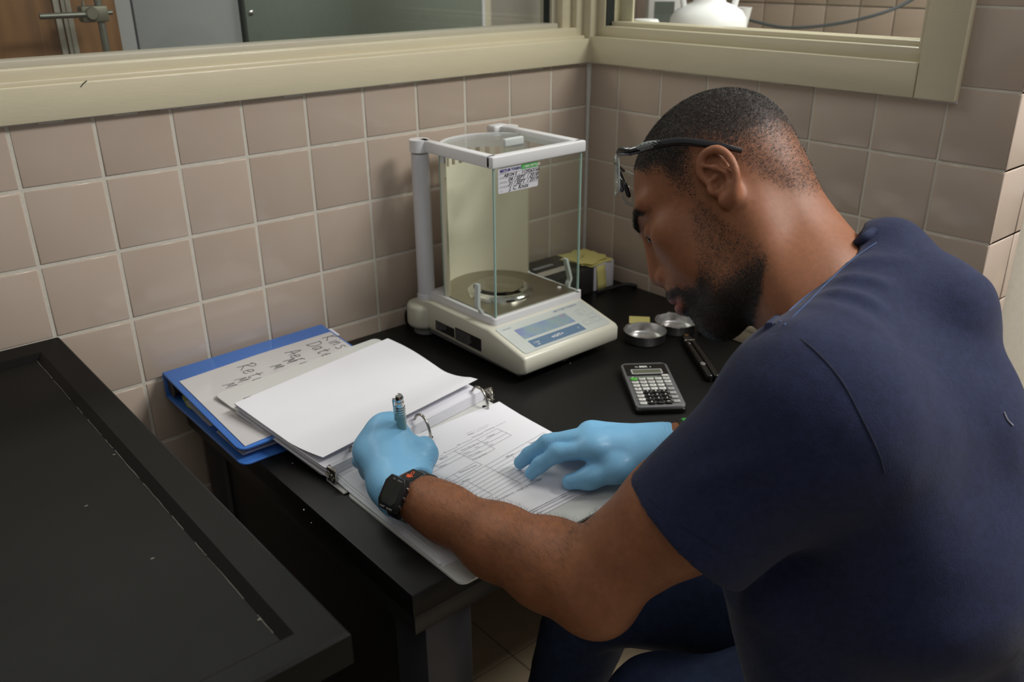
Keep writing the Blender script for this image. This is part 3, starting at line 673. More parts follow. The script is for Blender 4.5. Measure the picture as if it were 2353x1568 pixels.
insert.build('cover_sheet', mat('cover_paper', srgb(202, 200, 200), .45, noise=.05, nscale=22, coat=.25), blue, world=True)
GL = {  # hand-drawn letters on a unit box
 'K': [[(.1, 1), (0, 0)], [(.75, 1), (.05, .5), (.8, 0)]], 'i': [[(.3, .6), (.25, 0)], [(.35, .85), (.33, .78)]], 'n': [[(.1, .6), (.05, 0)], [(.08, .35), (.35, .62), (.5, .5), (.5, 0)]],
 's': [[(.55, .6), (.25, .62), (.15, .45), (.5, .25), (.4, .02), (.05, .05)]], "'": [[(.3, .95), (.25, .75)]], 'D': [[(.15, 1), (.05, 0)], [(0, 1), (.6, .9), (.8, .5), (.55, .08), (.0, 0)]],
 'a': [[(.55, .5), (.3, .62), (.08, .4), (.1, .08), (.35, .05), (.55, .3)], [(.57, .6), (.58, .1), (.7, 0)]], 't': [[(.35, .95), (.28, .1), (.45, 0), (.6, .08)], [(.05, .6), (.65, .66)]],
 'e': [[(.08, .32), (.55, .38), (.5, .6), (.25, .62), (.08, .35), (.15, .05), (.5, .04), (.62, .15)]], '.': [[(.2, .05), (.26, .02)]], 'A': [[(0, 0), (.45, 1.05), (.75, 0)], [(.1, .38), (.85, .42)]],
 'r': [[(.12, .6), (.1, 0)], [(.1, .35), (.3, .6), (.5, .58)]], 'M': [[(.0, 0), (.22, .95), (.42, .25), (.75, .95), (.78, 0)]], 'R': [[(.15, 1), (.02, 0)], [(-.1, .95), (.45, 1.08), (.7, .8), (.1, .5), (.8, -.05)]],
 'u': [[(.1, .6), (.1, .12), (.3, .02), (.5, .2), (.52, .6), (.56, 0)]]}
mb = MB()
for word, px_, py_, sz in (("Kins'", 740, 778, .027), ('Date.', 704, 793, .026), ('Aerat', 654, 812, .026), ('M', 650, 832, .022), ('M.', 620, 845, .022), ('Retur', 544, 846, .028), ('M', 538, 876, .022), ('M', 510, 889, .022)):
    q_ = on(px_, py_, 2, .803); q_ = on(px_, py_, 2, float(zc(q_[1])+lift(q_[0]))); u, v = float(q_[0]), float(q_[1])
    adv = 0
    for ch in word:
        for st in GL[ch]:
            pts = smoothpath([(p[0], p[1]) for p in st], 4) if len(st) > 2 else st
            P3 = []
            for p in pts:
                y = v-(adv+p[0]*.62)*sz; x = u+p[1]*sz*.95+p[0]*sz*.1
                P3.append((x, y))
            vs = []
            for i, p in enumerate(P3):
                a, c = Vector(P3[max(i-1, 0)]), Vector(P3[min(i+1, len(P3)-1)]); dd = (c-a).normalized(); nn = Vector((-dd.y, dd.x))*.00065
                for q in (1, -1): vs.append((p[0]+nn.x*q, p[1]+nn.y*q, zc(p[1]+nn.y*q)+lift(p[0])+.0009))
            mb._add(vs, [(2*i, 2*i+1, 2*i+3, 2*i+2) for i in range(len(P3)-1)])
        adv += .30 if ch in "i.'" else .62
mb.build('handwriting', mat('marker_ink', srgb(88, 90, 84), .8, noise=.15, nscale=90), blue, world=True)

# ------------------------------------------------------------------ open white binder with the form
WV = mat('white_vinyl', srgb(204, 205, 202), .4, noise=.03, nscale=20, coat=.1)
wb_ = thing('white_binder', 'open white ring binder full of papers under the gloved hands', 'binder', (-.75, -.42, .76))
def slab(P, t, bev=.0015):
    """P: four corners (x, y, z) of the top face, counter-clockwise"""
    mb = MB(); vs = list(P)+[(p[0], p[1], p[2]-t) for p in P]
    bm = bmesh.new(); bv = [bm.verts.new(v) for v in vs]
    bm.faces.new(bv[:4]); bm.faces.new(bv[4:][::-1])
    for i in range(4): bm.faces.new((bv[i], bv[i+4], bv[(i+1) % 4+4], bv[(i+1) % 4]))
    vert_e = [e for e in bm.edges if abs(e.verts[0].co.x-e.verts[1].co.x) < 1e-6 and abs(e.verts[0].co.y-e.verts[1].co.y) < 1e-6]
    bmesh.ops.bevel(bm, geom=vert_e, offset=.011, segments=5, profile=.5, affect='EDGES')
    bm.verts.index_update(); mb._add([v.co.copy() for v in bm.verts], [[v.index for v in f.verts] for f in bm.faces]); bm.free()
    return mb
slab([(-.899, -.404, .7700), (-.5925, -.402, .7700), (-.6335, -.122, .8075), (-.9365, -.140, .8055)], .003).build('left_cover', WV, wb_, smooth=50, world=True)
slab([(-.893, -.700, .7638), (-.578, -.700, .7638), (-.5800, -.452, .7638), (-.8955, -.452, .7638)], .003).build('right_cover', WV, wb_, smooth=50, world=True)
MB().box((-.897, -.4485, .7606), (-.590, -.4060, .7632), bev=.001).build('spine_strip', WV, wb_, smooth=50, world=True)
MB().box((-.897, -.4065, .7615), (-.592, -.4035, .769)).build('hinge', WV, wb_, world=True)
# steel ring mechanism
MB().prism([(-.010, 0), (.010, 0), (.007, .0045), (-.007, .0045)], -.150, .150, frame((-.740, -.3975, .7634), (-.125, 1, 0), (0, 0, 1))).build('ring_base', mat('nickel', srgb(176, 172, 164), .22, 1.0, noise=.06), wb_, smooth=30, world=True)
RXS = (-.852, -.732, -.612); RZ, RR = .7690, .0205
yl = lambda x: -.4150+(x+.88)*.125
NICK = MATS['nickel']
for rx in RXS:
    RY = yl(rx); pts = [(rx, RY+RR*1.05*math.cos(math.radians(a)), RZ+RR*1.55*math.sin(math.radians(a))) for a in range(-12, 193, 10)]
    MB().tube(pts, .0021, 10).build('ring', NICK, wb_, smooth=60, world=True)
for rx in (-.893, -.592):
    sg = 1 if rx > -.7 else -1; RY = yl(rx)
    mb = MB().box((rx-.004, RY-.007, .764), (rx+.004, RY+.007, .775), bev=.002)
    mb.box((rx+sg*.002-.0015, RY-.010, .768), (rx+sg*.002+.0015, RY+.010, .786), bev=.001)
    mb.tube([(rx, RY-.009, .784), (rx+sg*.006, RY, .789), (rx, RY+.009, .784)], .003, 8)
    for q in range(5): mb.tube([(rx+sg*.004, RY, .776), (rx+sg*.006, RY+.009*math.cos(q*1.25), .776+.008*math.sin(q*1.25))], .0014, 6)
    mb.build('lever', NICK, wb_, smooth=50, world=True)
# turned pages on the left: a stack of sheets that climb onto the rings
def left_sheet(k, nlay):
    f = k/max(1, nlay-1); P = []; top = k == nlay-1
    dx = rnd.uniform(-.003, .003); dy = rnd.uniform(-.004, .004)
    for i in range(29):
        t = i/28; row = []
        for j in range(15):
            s = j/14
            xr = (-.929+dx+.034*t)+.297*s
            y0 = -.204+dy+.042*s; y1 = yl(xr)+(.016 if top else .0015+.004*f)
            yy = y0+(y1-y0)*t
            zb = .7705+(.8075-.7705)*min(1, max(0, (-.404-yy)/(-.404+.130)))     # cover under it
            z = zb+.0014+.0150*f*(1-.30*t)
            lift = max(0, (t-.62)/.38)
            if top: z += .0200*lift**1.4*(.75+.35*s)+.0035*math.sin(t*6.0)*s-.0035*max(0, (t-.93)/.07)*s
            else: z += .004*f*lift*lift
            row.append((xr, yy, z))
        P.append(row)
    return P
NL = 9
for k in range(NL):
    MB().grid(left_sheet(k, NL), thick=.0010 if k < NL-1 else .0006).build('sheet', PAPER, wb_, smooth=60, world=True)
# dark stub of tape on the cover
_tp = on(570, 916, 2, .8035); MB().box((_tp[0]-.006, _tp[1]-.005, .8015), (_tp[0]+.006, _tp[1]+.003, .8050)).build('tab', mat('grey_tab', srgb(150, 150, 148), .6, noise=.05), wb_, world=True)
# right-hand sheets: the form on top
FZ = .7690
def right_sheet(z, x0, x1, y0, y1, curl):
    return [[(x0+(x1-x0)*i/12, y0+(y1-y0)*j/10, z+.006*max(0, 1-j/2.2)*curl-(.0005*j/10)) for i in range(13)] for j in range(11)]
for k, (z, x0, x1, y0, y1) in enumerate(((.7652, -.889, -.590, -.4005, -.660), (.7664, -.892, -.587, -.3985, -.655), (.7677, -.887, -.584, -.397, -.650))):
    MB().grid(right_sheet(z, x0, x1, y0, y1, .5), thick=.0010).build('sheet', PAPER, wb_, smooth=60, world=True)
form = MB().grid(right_sheet(FZ, -.8835, -.5835, -.396, -.6475, .5), thick=.0008).build('form_sheet', PAPER, wb_, smooth=60, world=True)
# printed form
FP = lambda X, Y: on(980+X*.15940, 940+Y*.15944, 2, FZ+.0006)
mb = MB()
def rule(a, c, w=.00042):
    A, B = FP(*a), FP(*c); stroke_mb(mb, [(A[0], A[1]), (B[0], B[1])], w, Matrix.Translation((0, 0, FZ+.0005)))
for a, c in (((70, 742), (235, 660)), ((300, 615), (448, 545)), ((500, 502), (655, 435)), ((720, 330), (880, 248)), ((800, 345), (855, 318)), ((1000, 248), (1145, 180)),
             ((60, 785), (1020, 282)), ((60, 862), (1090, 315)), ((60, 928), (1160, 347)), ((615, 707), (1228, 375)), ((680, 742), (990, 572)), ((1020, 282), (1228, 375)), ((722, 436), (990, 572)), ((405, 605), (680, 742)), ((78, 785), (190, 845)),
             ((170, 1065), (715, 760)), ((715, 760), (802, 802)), ((392, 942), (475, 990)), ((250, 1110), (802, 802)),
             ((850, 818), (1355, 1070)), ((590, 1040), (940, 1225)), ((1240, 682), (1330, 730)), ((1460, 470), (1550, 516)), ((1690, 340), (1760, 372))): rule(a, c)
for k in range(9):
    ox, oy = 850+63.1*k, 818+31.5*k
    rule((ox-640, oy+364), (ox+840, oy-478), .0004)
for s_, X, Y, sz in (('Sample Type: Composite', 535, 352, .0040), ('Method: SM 19th ed 2540D', 562, 368, .0040), ('Analysis:', 600, 384, .0038), ('Date Closed:', 664, 418, .0038), ('Checked by:', 858, 318, .0036), ('10g', 246, 640, .0036), ('50g', 450, 530, .0036),
                     ('Effluent', 205, 734, .0042), ('Analyzed', 872, 414, .0042), ('Date', 842, 496, .0036), ('Time', 912, 530, .0036), ('Oven (103-105 °C)', 505, 604, .0042), ('Temp In', 530, 658, .0040), ('Out', 712, 566, .0040), ('Time in Oven', 598, 692, .0042), ('Time out Oven', 666, 734, .0042),
                     ('Desiccant Color', 484, 924, .0046), ('Effluent', 1160, 700, .0046), ('Blank', 1508, 500, .0044), ('Influent', 512, 1060, .0046), ('Influent', 195, 842, .0040), ('Dishes', 235, 1065, .0042), ('& pan', 275, 1082, .0038), ('* final residue wt. - weight of filter x 1000', 975, 1350, .0050)):
    p = FP(X, Y); text_mb(mb, s_, sz, Matrix.Translation((p[0], p[1], FZ+.0006)))
mb.build('form_print', INK, form, world=False).location = -Vector(wb_.location)
mb = MB()
for px, py in ((990, 1007), (1113, 937), (948, 975), (1080, 912)):
    p = on(px, py, 2, FZ+.0009) if px in (990, 1113) else None
    if p is None: continue
    MB().cyl((p[0], p[1], FZ+.0004), (p[0], p[1], FZ+.0032), .0034, n=14).build('punched_hole', mat('hole_black', srgb(26, 26, 26), .9, noise=.05), wb_, world=True)

# ------------------------------------------------------------------ pen in the left hand
PEN_T, PEN_B = Vector((-.8325, -.4985, .906)), Vector((-.806, -.462, .7712))
pen = thing('pen', 'pale teal pen with a chrome top held upright in the left glove', 'pen', tuple(PEN_B))
ax = (PEN_T-PEN_B); L = ax.length
PMx = frame(PEN_B, ax.orthogonal(), ax.cross(ax.orthogonal())); PMx = PMx if (PMx @ Vector((0, 0, 1))-PEN_B).dot(ax) > 0 else frame(PEN_B, ax.orthogonal(), -ax.cross(ax.orthogonal()))
TEAL = mat('teal_translucent', srgb(122, 158, 158), .2, noise=.04, coat=.3)
MB().lathe([(.0003, 0), (.0011, .004), (.0042, .016), (.0056, .03), (.0066, .07), (.0068, .105), (.0056, L-.014), (.0003, L-.014)], 24, PMx).build('barrel', TEAL, pen, smooth=40, world=True)
MB().lathe([(.0003, L-.017), (.0058, L-.017), (.0059, L-.010), (.0046, L-.009), (.0055, L-.006), (.0054, L-.002), (.0040, L+.001), (.0003, L+.0015)], 20, PMx).build('cap', CHROME, pen, smooth=40, world=True)
MB().box((-.0016, .0068, L-.046), (.0016, .0090, L-.006), PMx, bev=.0006).box((-.0016, .003, L-.010), (.0016, .0090, L-.006), PMx).build('clip', CHROME, pen, smooth=40, world=True)
mb = MB()
for q in range(4): mb.lathe([(.0060, L-.034+q*.0045), (.0067, L-.0325+q*.0045), (.0060, L-.031+q*.0045)], 18, PMx)
mb.build('grip_bands', CHROME, pen, smooth=50, world=True)

# ------------------------------------------------------------------ calculator
CA, CB_ = Vector(on(1427, 836, 2, .776)), Vector(on(1519, 833, 2, .776))
cx_dir = (CB_-CA); cx_dir.z = 0; cx_dir.normalize()
calc = thing('calculator', 'grey scientific calculator with white, black and one green key beside the balance', 'calculator', (0, 0, 0))
ang = math.atan2(cx_dir.y, cx_dir.x); CWD, CHT = .0785, .150
corner = Vector(on(1425, 838, 2, .775))
calc.location = (corner.x, corner.y, .76); calc.rotation_euler = (0, 0, ang)
CG = mat('calc_grey', srgb(92, 93, 94), .45, noise=.04, nscale=60); CK = mat('calc_black', srgb(20, 20, 20), .25, noise=.05)
def cz(v): return .0165-.0055*v/CHT        # the top slopes towards the user; v measured from the top edge
body = MB().prism(rrect(0, CWD, -CHT, 0, .007), .003, .0130, bev=.0025)
body.v = [(x, y, z if z < .008 else z-.0130+cz(-y)) for x, y, z in body.v]
body.build('body', CG, calc, smooth=50)
bt = MB().prism(rrect(-.0012, CWD+.0012, -CHT-.0045, .001, .008), .0003, .0085, bev=.0025); bt.build('lower_shell', CK, calc, smooth=50)
fw = MB().prism(rrect(.004, CWD-.004, -.046, -.006, .003), 0, .0006); fw.v = [(x, y, z+cz(-y)) for x, y, z in fw.v]; fw.build('display_bezel', CK, calc)
lc = MB().prism(rrect(.013, CWD-.013, -.041, -.024, .002), 0, .0009); lc.v = [(x, y, z+cz(-y)) for x, y, z in lc.v]; lc.build('display_frame', mat('calc_silver', srgb(196, 196, 198), .3, .3, noise=.03), calc)
lc = MB().prism(rrect(.0155, CWD-.0155, -.0385, -.0265, .001), 0, .0013); lc.v = [(x, y, z+cz(-y)) for x, y, z in lc.v]; lc.build('display', mat('calc_lcd', srgb(96, 100, 84), .15, noise=.04), calc)
kw, kd = .0112, .0062
def key_mesh(name, w, d, m_, h=.0032):
    mb = MB().prism(rrect(-w/2, w/2, -d/2, d/2, .0016, 3), 0, h, bev=.0008, seg=1)
    me = mb.mesh(name); me.materials.append(m_); me.polygons.foreach_set('use_smooth', [True]*len(me.polygons)); me.set_sharp_from_angle(angle=math.radians(50)); return me
KWt = key_mesh('key', kw, kd, mat('key_white', srgb(206, 206, 200), .45, noise=.03)); KBk = key_mesh('key', kw, kd+.0018, mat('key_black', srgb(18, 18, 18), .3, noise=.05), .0040)
KGy = key_mesh('key', kw, kd+.0012, mat('key_grey', srgb(150, 151, 150), .45, noise=.03)); KGn = key_mesh('key', kw, kd, mat('key_green', srgb(92, 186, 70), .45, noise=.03))
leg = [['2nd', 'DRG', 'LOG', 'LN', 'OFF'], ['HYP', 'SIN', 'COS', 'TAN', 'yx'], ['π', 'Σ+', '√x', 'x²', '÷'], ['EE', '(', ')', '1/x', '×'], ['STO', '7', '8', '9', '-'], ['RCL', '4', '5', '6', '+'], ['→', '1', '2', '3', '='], ['a b/c', '0', '.', '+/-', '=']]
pd, pl = MB(), MB()
for r in range(8):
    for c_ in range(5):
        x = .0125+c_*.0134; y = -.0595-r*.0114
        if c_ == 4 and r >= 2: y = -.0595-.0228-(r-2)*.0137+.001
        if c_ == 4 and r == 7: continue
        me = KWt
        if r == 0 and c_ == 0: me = KGn
        elif r >= 4 and 1 <= c_ <= 3: me = KBk
        elif c_ == 4 and r >= 2: me = KGy
        o = bpy.data.objects.new('key', me); COL.objects.link(o); o.parent = calc; o.location = (x, y, cz(-y)-.0004)
        o.rotation_euler = (math.radians(2.1), 0, 0)
        Mk = Matrix.Translation((x, y-.0014, cz(-y)+(.0040 if me is KBk else .0030)))
        text_mb(pl if me is KBk else pd, leg[r][c_], .0050 if me is KBk else .0034, Mk, align='CENTER', bold=.0001)
o = bpy.data.objects.new('key', KWt); COL.objects.link(o); o.parent = calc; o.location = (CWD-.0125, -.0500, cz(.05)-.0002); o.scale = (1.05, .8, 1)
pd.build('key_lettering', mat('dark_print', srgb(62, 62, 62), .7, noise=.03), calc)
text_mb(pl, 'TI-', .0055, Matrix.Translation((.022, -.0175, cz(.0175)+.0008)), bold=.0001); text_mb(pl, '30X', .0080, Matrix.Translation((.0295, -.0175, cz(.0175)+.0008)), bold=.0005); text_mb(pl, 'a', .0055, Matrix.Translation((.0475, -.0175, cz(.0175)+.0008)), bold=.0002)
pl.build('white_lettering', MATS['white_print'], calc)
pg = MB(); text_mb(pg, 'TEXAS INSTRUMENTS', .0038, Matrix.Translation((.016, -.0522, cz(.0522)+.0003))); text_mb(pg, '♦', .005, Matrix.Translation((.009, -.0522, cz(.0522)+.0003))); pg.build('green_lettering', mat('pale_green_ink', srgb(150, 190, 140), .6, noise=.03), calc)

# ------------------------------------------------------------------ aluminium dishes, tool, notes, boxes
def dish(name, label, loc, r, h, jag, rz=0.0):
    t = thing(name, label, 'dish', loc, rz, 'aluminium weighing dishes')
    rr = random.Random(int(loc[0]*1e4))
    amp = [rr.uniform(-1, 1) for _ in range(64)]
    def jit(i, j, rad, z):
        if j in (3, 4, 5): return rad*(1+.004*amp[i]*(jag > .5)), z+jag*.0012*amp[i]
        return rad, z
    MB().lathe([(.0003, .0004), (r*.93, .0004), (r*.97, .002), (r, h-.001), (r+.0012, h), (r-.0006, h-.0004), (r*.955, .0028), (r*.92, .0012), (.0003, .0012)], 64, jit=jit).build('pan', ALU, t, smooth=50)
    return t
d1 = dish('weighing_dish', 'shallow smooth-rimmed aluminium dish next to the balance display', tuple(on(1481, 781, 2, .7602)), .0385, .0195, .15)
MB().box((-.004, .0365, .016), (.004, .045, .0172), bev=.0004).build('tab', ALU, d1)
d2 = dish('weighing_dish', 'crinkle-rimmed aluminium dish beneath the man\'s mouth', tuple(on(1551, 757, 2, .7602)), .0385, .019, 1.2)
d3 = dish('weighing_dish', 'dark aluminium dish mostly hidden below the man\'s beard', tuple(on(1652, 762, 2, .7602)), .0385, .019, 1.0)
NOTE = mat('yellow_note', srgb(214, 206, 130), .85, noise=.03)
p = on(1446, 727, 2, .7605); q = on(1493, 729, 2, .7605); dvec = Vector((q[0]-p[0], q[1]-p[1], 0)); wn = dvec.length; dvec.normalize()
nm = frame((p[0], p[1], .7604), dvec, (dvec.y, -dvec.x, 0)); nm = frame((p[0], p[1], .7604), dvec, (-dvec.y, dvec.x, 0))
sn = MB().grid([[nm @ Vector((wn*i/4, -.040*j/4, .0006+.0015*(j/4)**2)) for i in range(5)] for j in range(5)], thick=.0004)
tag(sn.build('sticky_note', NOTE, smooth=60), 'single yellow sticky note lying on the desk behind the dishes', 'sticky note')
# black two-scale pocket tool
ta, tb = Vector(on(1580, 782, 2, .766)), Vector(on(1640, 872, 2, .766))
tool = thing('pocket_tool', 'black-handled pocket tool with bright bolsters between dishes and shoulder', 'pocket tool', (ta.x, ta.y, .76))
TX = (tb-ta).normalized(); TM = frame((ta.x, ta.y, .7602), TX, (-TX.y, TX.x, 0)); TL = (tb-ta).length
KB = mat('black_scale', srgb(22, 21, 20), .22, noise=.06, coat=.2)
MB().box((.012, -.0105, .0005), (TL, -.0008, .0135), TM, bev=.0035, seg=3).build('scale', KB, tool, smooth=50, world=True)
MB().box((.012, .0008, .0005), (TL, .0105, .0135), TM, bev=.0035, seg=3).build('scale', KB, tool, smooth=50, world=True)
for s_ in (-1, 1):
    MB().box((.010, s_*.0058-.0050, .0003), (.0195, s_*.0058+.0050, .0140), TM, bev=.004, seg=3).build('bolster', CHROME, tool, smooth=50, world=True)
MB().box((-.016, -.0085, .0008), (.0105, .0085, .0115), TM, bev=.003).build('head', KB, tool, smooth=50, world=True)
MB().cyl((-.010, 0, .0113), (-.010, 0, .0121), .0042, n=18, M=TM).build('pivot_screw', mat('brass', srgb(170, 130, 90), .35, .9, noise=.05), tool, smooth=50, world=True)
mb = MB()
stroke_mb(mb, [(TL*.72+.0055*math.cos(i*.35), -.0056+.0032*math.sin(i*.35)) for i in range(19)], .0006, TM @ Matrix.Translation((0, 0, .0137))); stroke_mb(mb, [(TL*.72-.004, -.0066), (TL*.72, -.004), (TL*.72+.004, -.0066)], .0006, TM @ Matrix.Translation((0, 0, .0137)))
stroke_mb(mb, [(.030, -.0065), (.034, -.0065)], .0007, TM @ Matrix.Translation((0, 0, .0137))); stroke_mb(mb, [(.030, -.0045), (.034, -.0045)], .0007, TM @ Matrix.Translation((0, 0, .0137)))
mb.build('emblem', MATS['white_print'], tool, world=True)
# black case with paper labels, behind the balance
case = thing('black_case', 'flat black case with two paper labels behind the balance', 'case', (-.15, -.08, .76))
MB().box((-.238, -.128, .7602), (-.098, -.010, .8165), bev=.004).build('body', mat('black_case_plastic', srgb(42, 42, 42), .5, noise=.06), case, smooth=40, world=True)
mb = MB().box((-.205, -.060, .8163), (-.150, -.050, .8170)); mb.build('label', mat('label_grey', srgb(150, 150, 156), .7, noise=.04), case, world=True)
MB().box((-.218, -.100, .8163), (-.140, -.078, .8170)).build('label', mat('label_cream', srgb(190, 182, 172), .7, noise=.06, nscale=60), case, world=True)
MB().box((-.175, -.1295, .775), (-.150, -.1275, .785), bev=.001).build('latch', mat('grey_latch', srgb(80, 80, 80), .4, noise=.05), case, world=True)
box = thing('white_box', 'small white carton in the corner with yellow notes on it', 'box', (-.06, -.09, .76))
MB().box((-.094, -.124, .7602), (-.0335, -.052, .8185), bev=.0015).build('carton', mat('white_card', srgb(208, 206, 212), .6, noise=.03), box, smooth=40, world=True)
for k in range(4):
    a = math.radians([8, -14, 22, -4][k]); M_ = Matrix.Translation((-.074+.006*(k % 2)-.004*k, -.086+.004*k, .8192+.0011*k)) @ Matrix.Rotation(a, 4, 'Z')
    n_ = MB().grid([[M_ @ Vector((-.038+.076*i/4, -.038+.076*j/4, .0022*((i-2)/2)**2*(k > 1))) for i in range(5)] for j in range(5)], thick=.0007)
    no_ = tag(n_.build('sticky_note', NOTE, smooth=60), ['yellow sticky note at the bottom of the pile on the white carton', 'second yellow sticky note up in the pile on the white carton', 'third yellow sticky note up in the pile on the white carton', 'topmost yellow sticky note with a pen mark on the white carton'][k], 'sticky note', 'sticky notes on the carton')
    if k == 3:
        mk = MB(); stroke_mb(mk, [(M_ @ Vector((-.012+.0035*i, -.010+.0028*i+.003*math.sin(i*1.7), 0))).to_2d() for i in range(8)], .0012, Matrix.Translation((0, 0, .8243)))
        mk.build('pen_mark', mat('faint_ink', srgb(140, 136, 100), .9, noise=.05), no_)
fn = MB().grid([[(-.0890+.026*i/3+.004*j/4, -.1252-.0028*j/4*1.5, .815-.054*j/4) for i in range(4)] for j in range(5)])
fo = fn.build('sticky_note', NOTE, smooth=60); sm = fo.modifiers.new('paper_depth', 'SOLIDIFY'); sm.thickness = .0006
tag(fo, 'yellow sticky note hanging down the front of the white carton', 'sticky note', 'sticky notes on the carton')
blk = MB().tube(smoothpath([(-.10, -.138, .7635), (-.06, -.142, .7645), (-.025, -.150, .766), (-.006, -.168, .7635)], 6), [.0030]*6+[.0045]*12+[.003], 8, flat=1)
tag(blk.build('black_cable', mat('black_rubber', srgb(24, 24, 24)), smooth=60), 'black cable lying in the desk corner in front of the white carton', 'cable')
bb = thing('beige_box', 'beige cardboard box on the desk behind the man\'s chin', 'box', (-.045, -.50, .76))
bm_ = mat('beige_card', srgb(176, 164, 142), .7, noise=.05)
MB().box((-.085, -.60, .7602), (-.010, -.445, .790), bev=.001).build('carton', bm_, bb, smooth=40, world=True)
MB().box((-.087, -.602, .788), (-.008, -.443, .799), bev=.001).build('lid', mat('beige_lid', srgb(184, 172, 150), .7, noise=.05), bb, smooth=40, world=True)
# ------------------------------------------------------------------ organic shapes: signed distance fields -> surface nets
class Field:
    def __init__(s): s.p = []
    def add(s, fn, c, r, k, op='u'): s.p.append((fn, np.array(c, np.float32), float(r), float(k), op)); return s
    def cone(s, a, b, ra, rb, k=.01, op='u'):
        a = np.array(a, np.float32); b = np.array(b, np.float32); ba = b-a; L2 = max(float(ba@ba), 1e-9)
        def fn(P):
            pa = P-a; t = np.clip((pa@ba)/L2, 0, 1); return np.linalg.norm(pa-t[:, None]*ba, axis=1)-(ra+(rb-ra)*t)
        return s.add(fn, (a+b)/2, np.sqrt(L2)/2+max(ra, rb), k, op)
    def chain(s, pts, rs, k=.01, op='u'):
        for i in range(len(pts)-1): s.cone(pts[i], pts[i+1], rs[i], rs[i+1], k, op)
        return s
    def ell(s, c, r, k=.01, R=None, op='u'):
        c = np.array(c, np.float32); r = np.array(r, np.float32); Rm = np.eye(3, dtype=np.float32) if R is None else np.array(R, np.float32)
        def fn(P):
            q = (P-c)@Rm; k0 = np.linalg.norm(q/r, axis=1); k1 = np.linalg.norm(q/(r*r), axis=1)+1e-9; return k0*(k0-1)/k1
        return s.add(fn, c, float(r.max()), k, op)
    def flat(s, a, b, ra, rb, n, fl, k=.01, op='u'):
        """tapered bar flattened along direction n by factor fl"""
        a = np.array(a, np.float32); b = np.array(b, np.float32); n = np.array(n, np.float32); n /= np.linalg.norm(n)
        S = np.eye(3, dtype=np.float32)+(1/fl-1)*np.outer(n, n).astype(np.float32); a2 = S@a; b2 = S@b; ba = b2-a2; L2 = max(float(ba@ba), 1e-9)
        def fn(P):
            pa = P@S-a2; t = np.clip((pa@ba)/L2, 0, 1); return (np.linalg.norm(pa-t[:, None]*ba, axis=1)-(ra+(rb-ra)*t))*min(1, .5+.5*fl)
        return s.add(fn, (a+b)/2, np.linalg.norm(b-a)/2+max(ra, rb), k, op)
    def half(s, o, n, c, r):
        """cut away the side n points to, within a ball (c, r)"""
        o = np.array(o, np.float32); n = np.array(n, np.float32); n /= np.linalg.norm(n); c = np.array(c, np.float32)
        def fn(P): return np.maximum((o-P)@n, np.linalg.norm(P-c, axis=1)-r)
        return s.add(fn, c, r, .003, 's')
    def ev(s, P, idx=None):
        d = np.full(len(P), 1.0, np.float32)
        for i in (range(len(s.p)) if idx is None else idx):
            fn, c, r, k, op = s.p[i]; e = fn(P)
            if op == 'u': h = np.maximum(k-np.abs(d-e), 0)/k; d = np.minimum(d, e)-h*h*k*.25
            else: e = -e; h = np.maximum(k-np.abs(d-e), 0)/k; d = np.maximum(d, e)+h*h*k*.25
        return d
    def mesh(s, lo, hi, vox, post=None, B=16):
        lo = np.array(lo, np.float32); n = np.ceil((np.array(hi)-lo)/vox/B).astype(int)*B+1
        G = np.full(tuple(n), .5, np.float32)
        cen = np.array([p[1] for p in s.p]); rad = np.array([p[2]+p[3] for p in s.p]); hd = vox*B*.87
        g = np.arange(B+1, dtype=np.float32)*vox
        LX, LY, LZ = np.meshgrid(g, g, g, indexing='ij'); loc = np.stack([LX.ravel(), LY.ravel(), LZ.ravel()], 1)
        uni = np.array([p[4] == 'u' for p in s.p])
        for i in range(0, n[0]-1, B):
            for j in range(0, n[1]-1, B):
                for k in range(0, n[2]-1, B):
                    o = lo+np.array([i, j, k], np.float32)*vox; c = o+B*vox/2
                    near = np.linalg.norm(cen-c, axis=1) < rad+hd+.004
                    if not (near & uni).any(): continue
                    idx = np.nonzero(near)[0]
                    dc = s.ev(c[None], idx)[0]
                    if abs(dc) > hd*1.6+.02: 
                        G[i:i+B+1, j:j+B+1, k:k+B+1] = np.sign(dc)*.5; continue
                    d = s.ev(loc+o, idx)
                    if post is not None: d = post(loc+o, d)
                    G[i:i+B+1, j:j+B+1, k:k+B+1] = d.reshape(B+1, B+1, B+1)
        return nets(G, lo, vox)
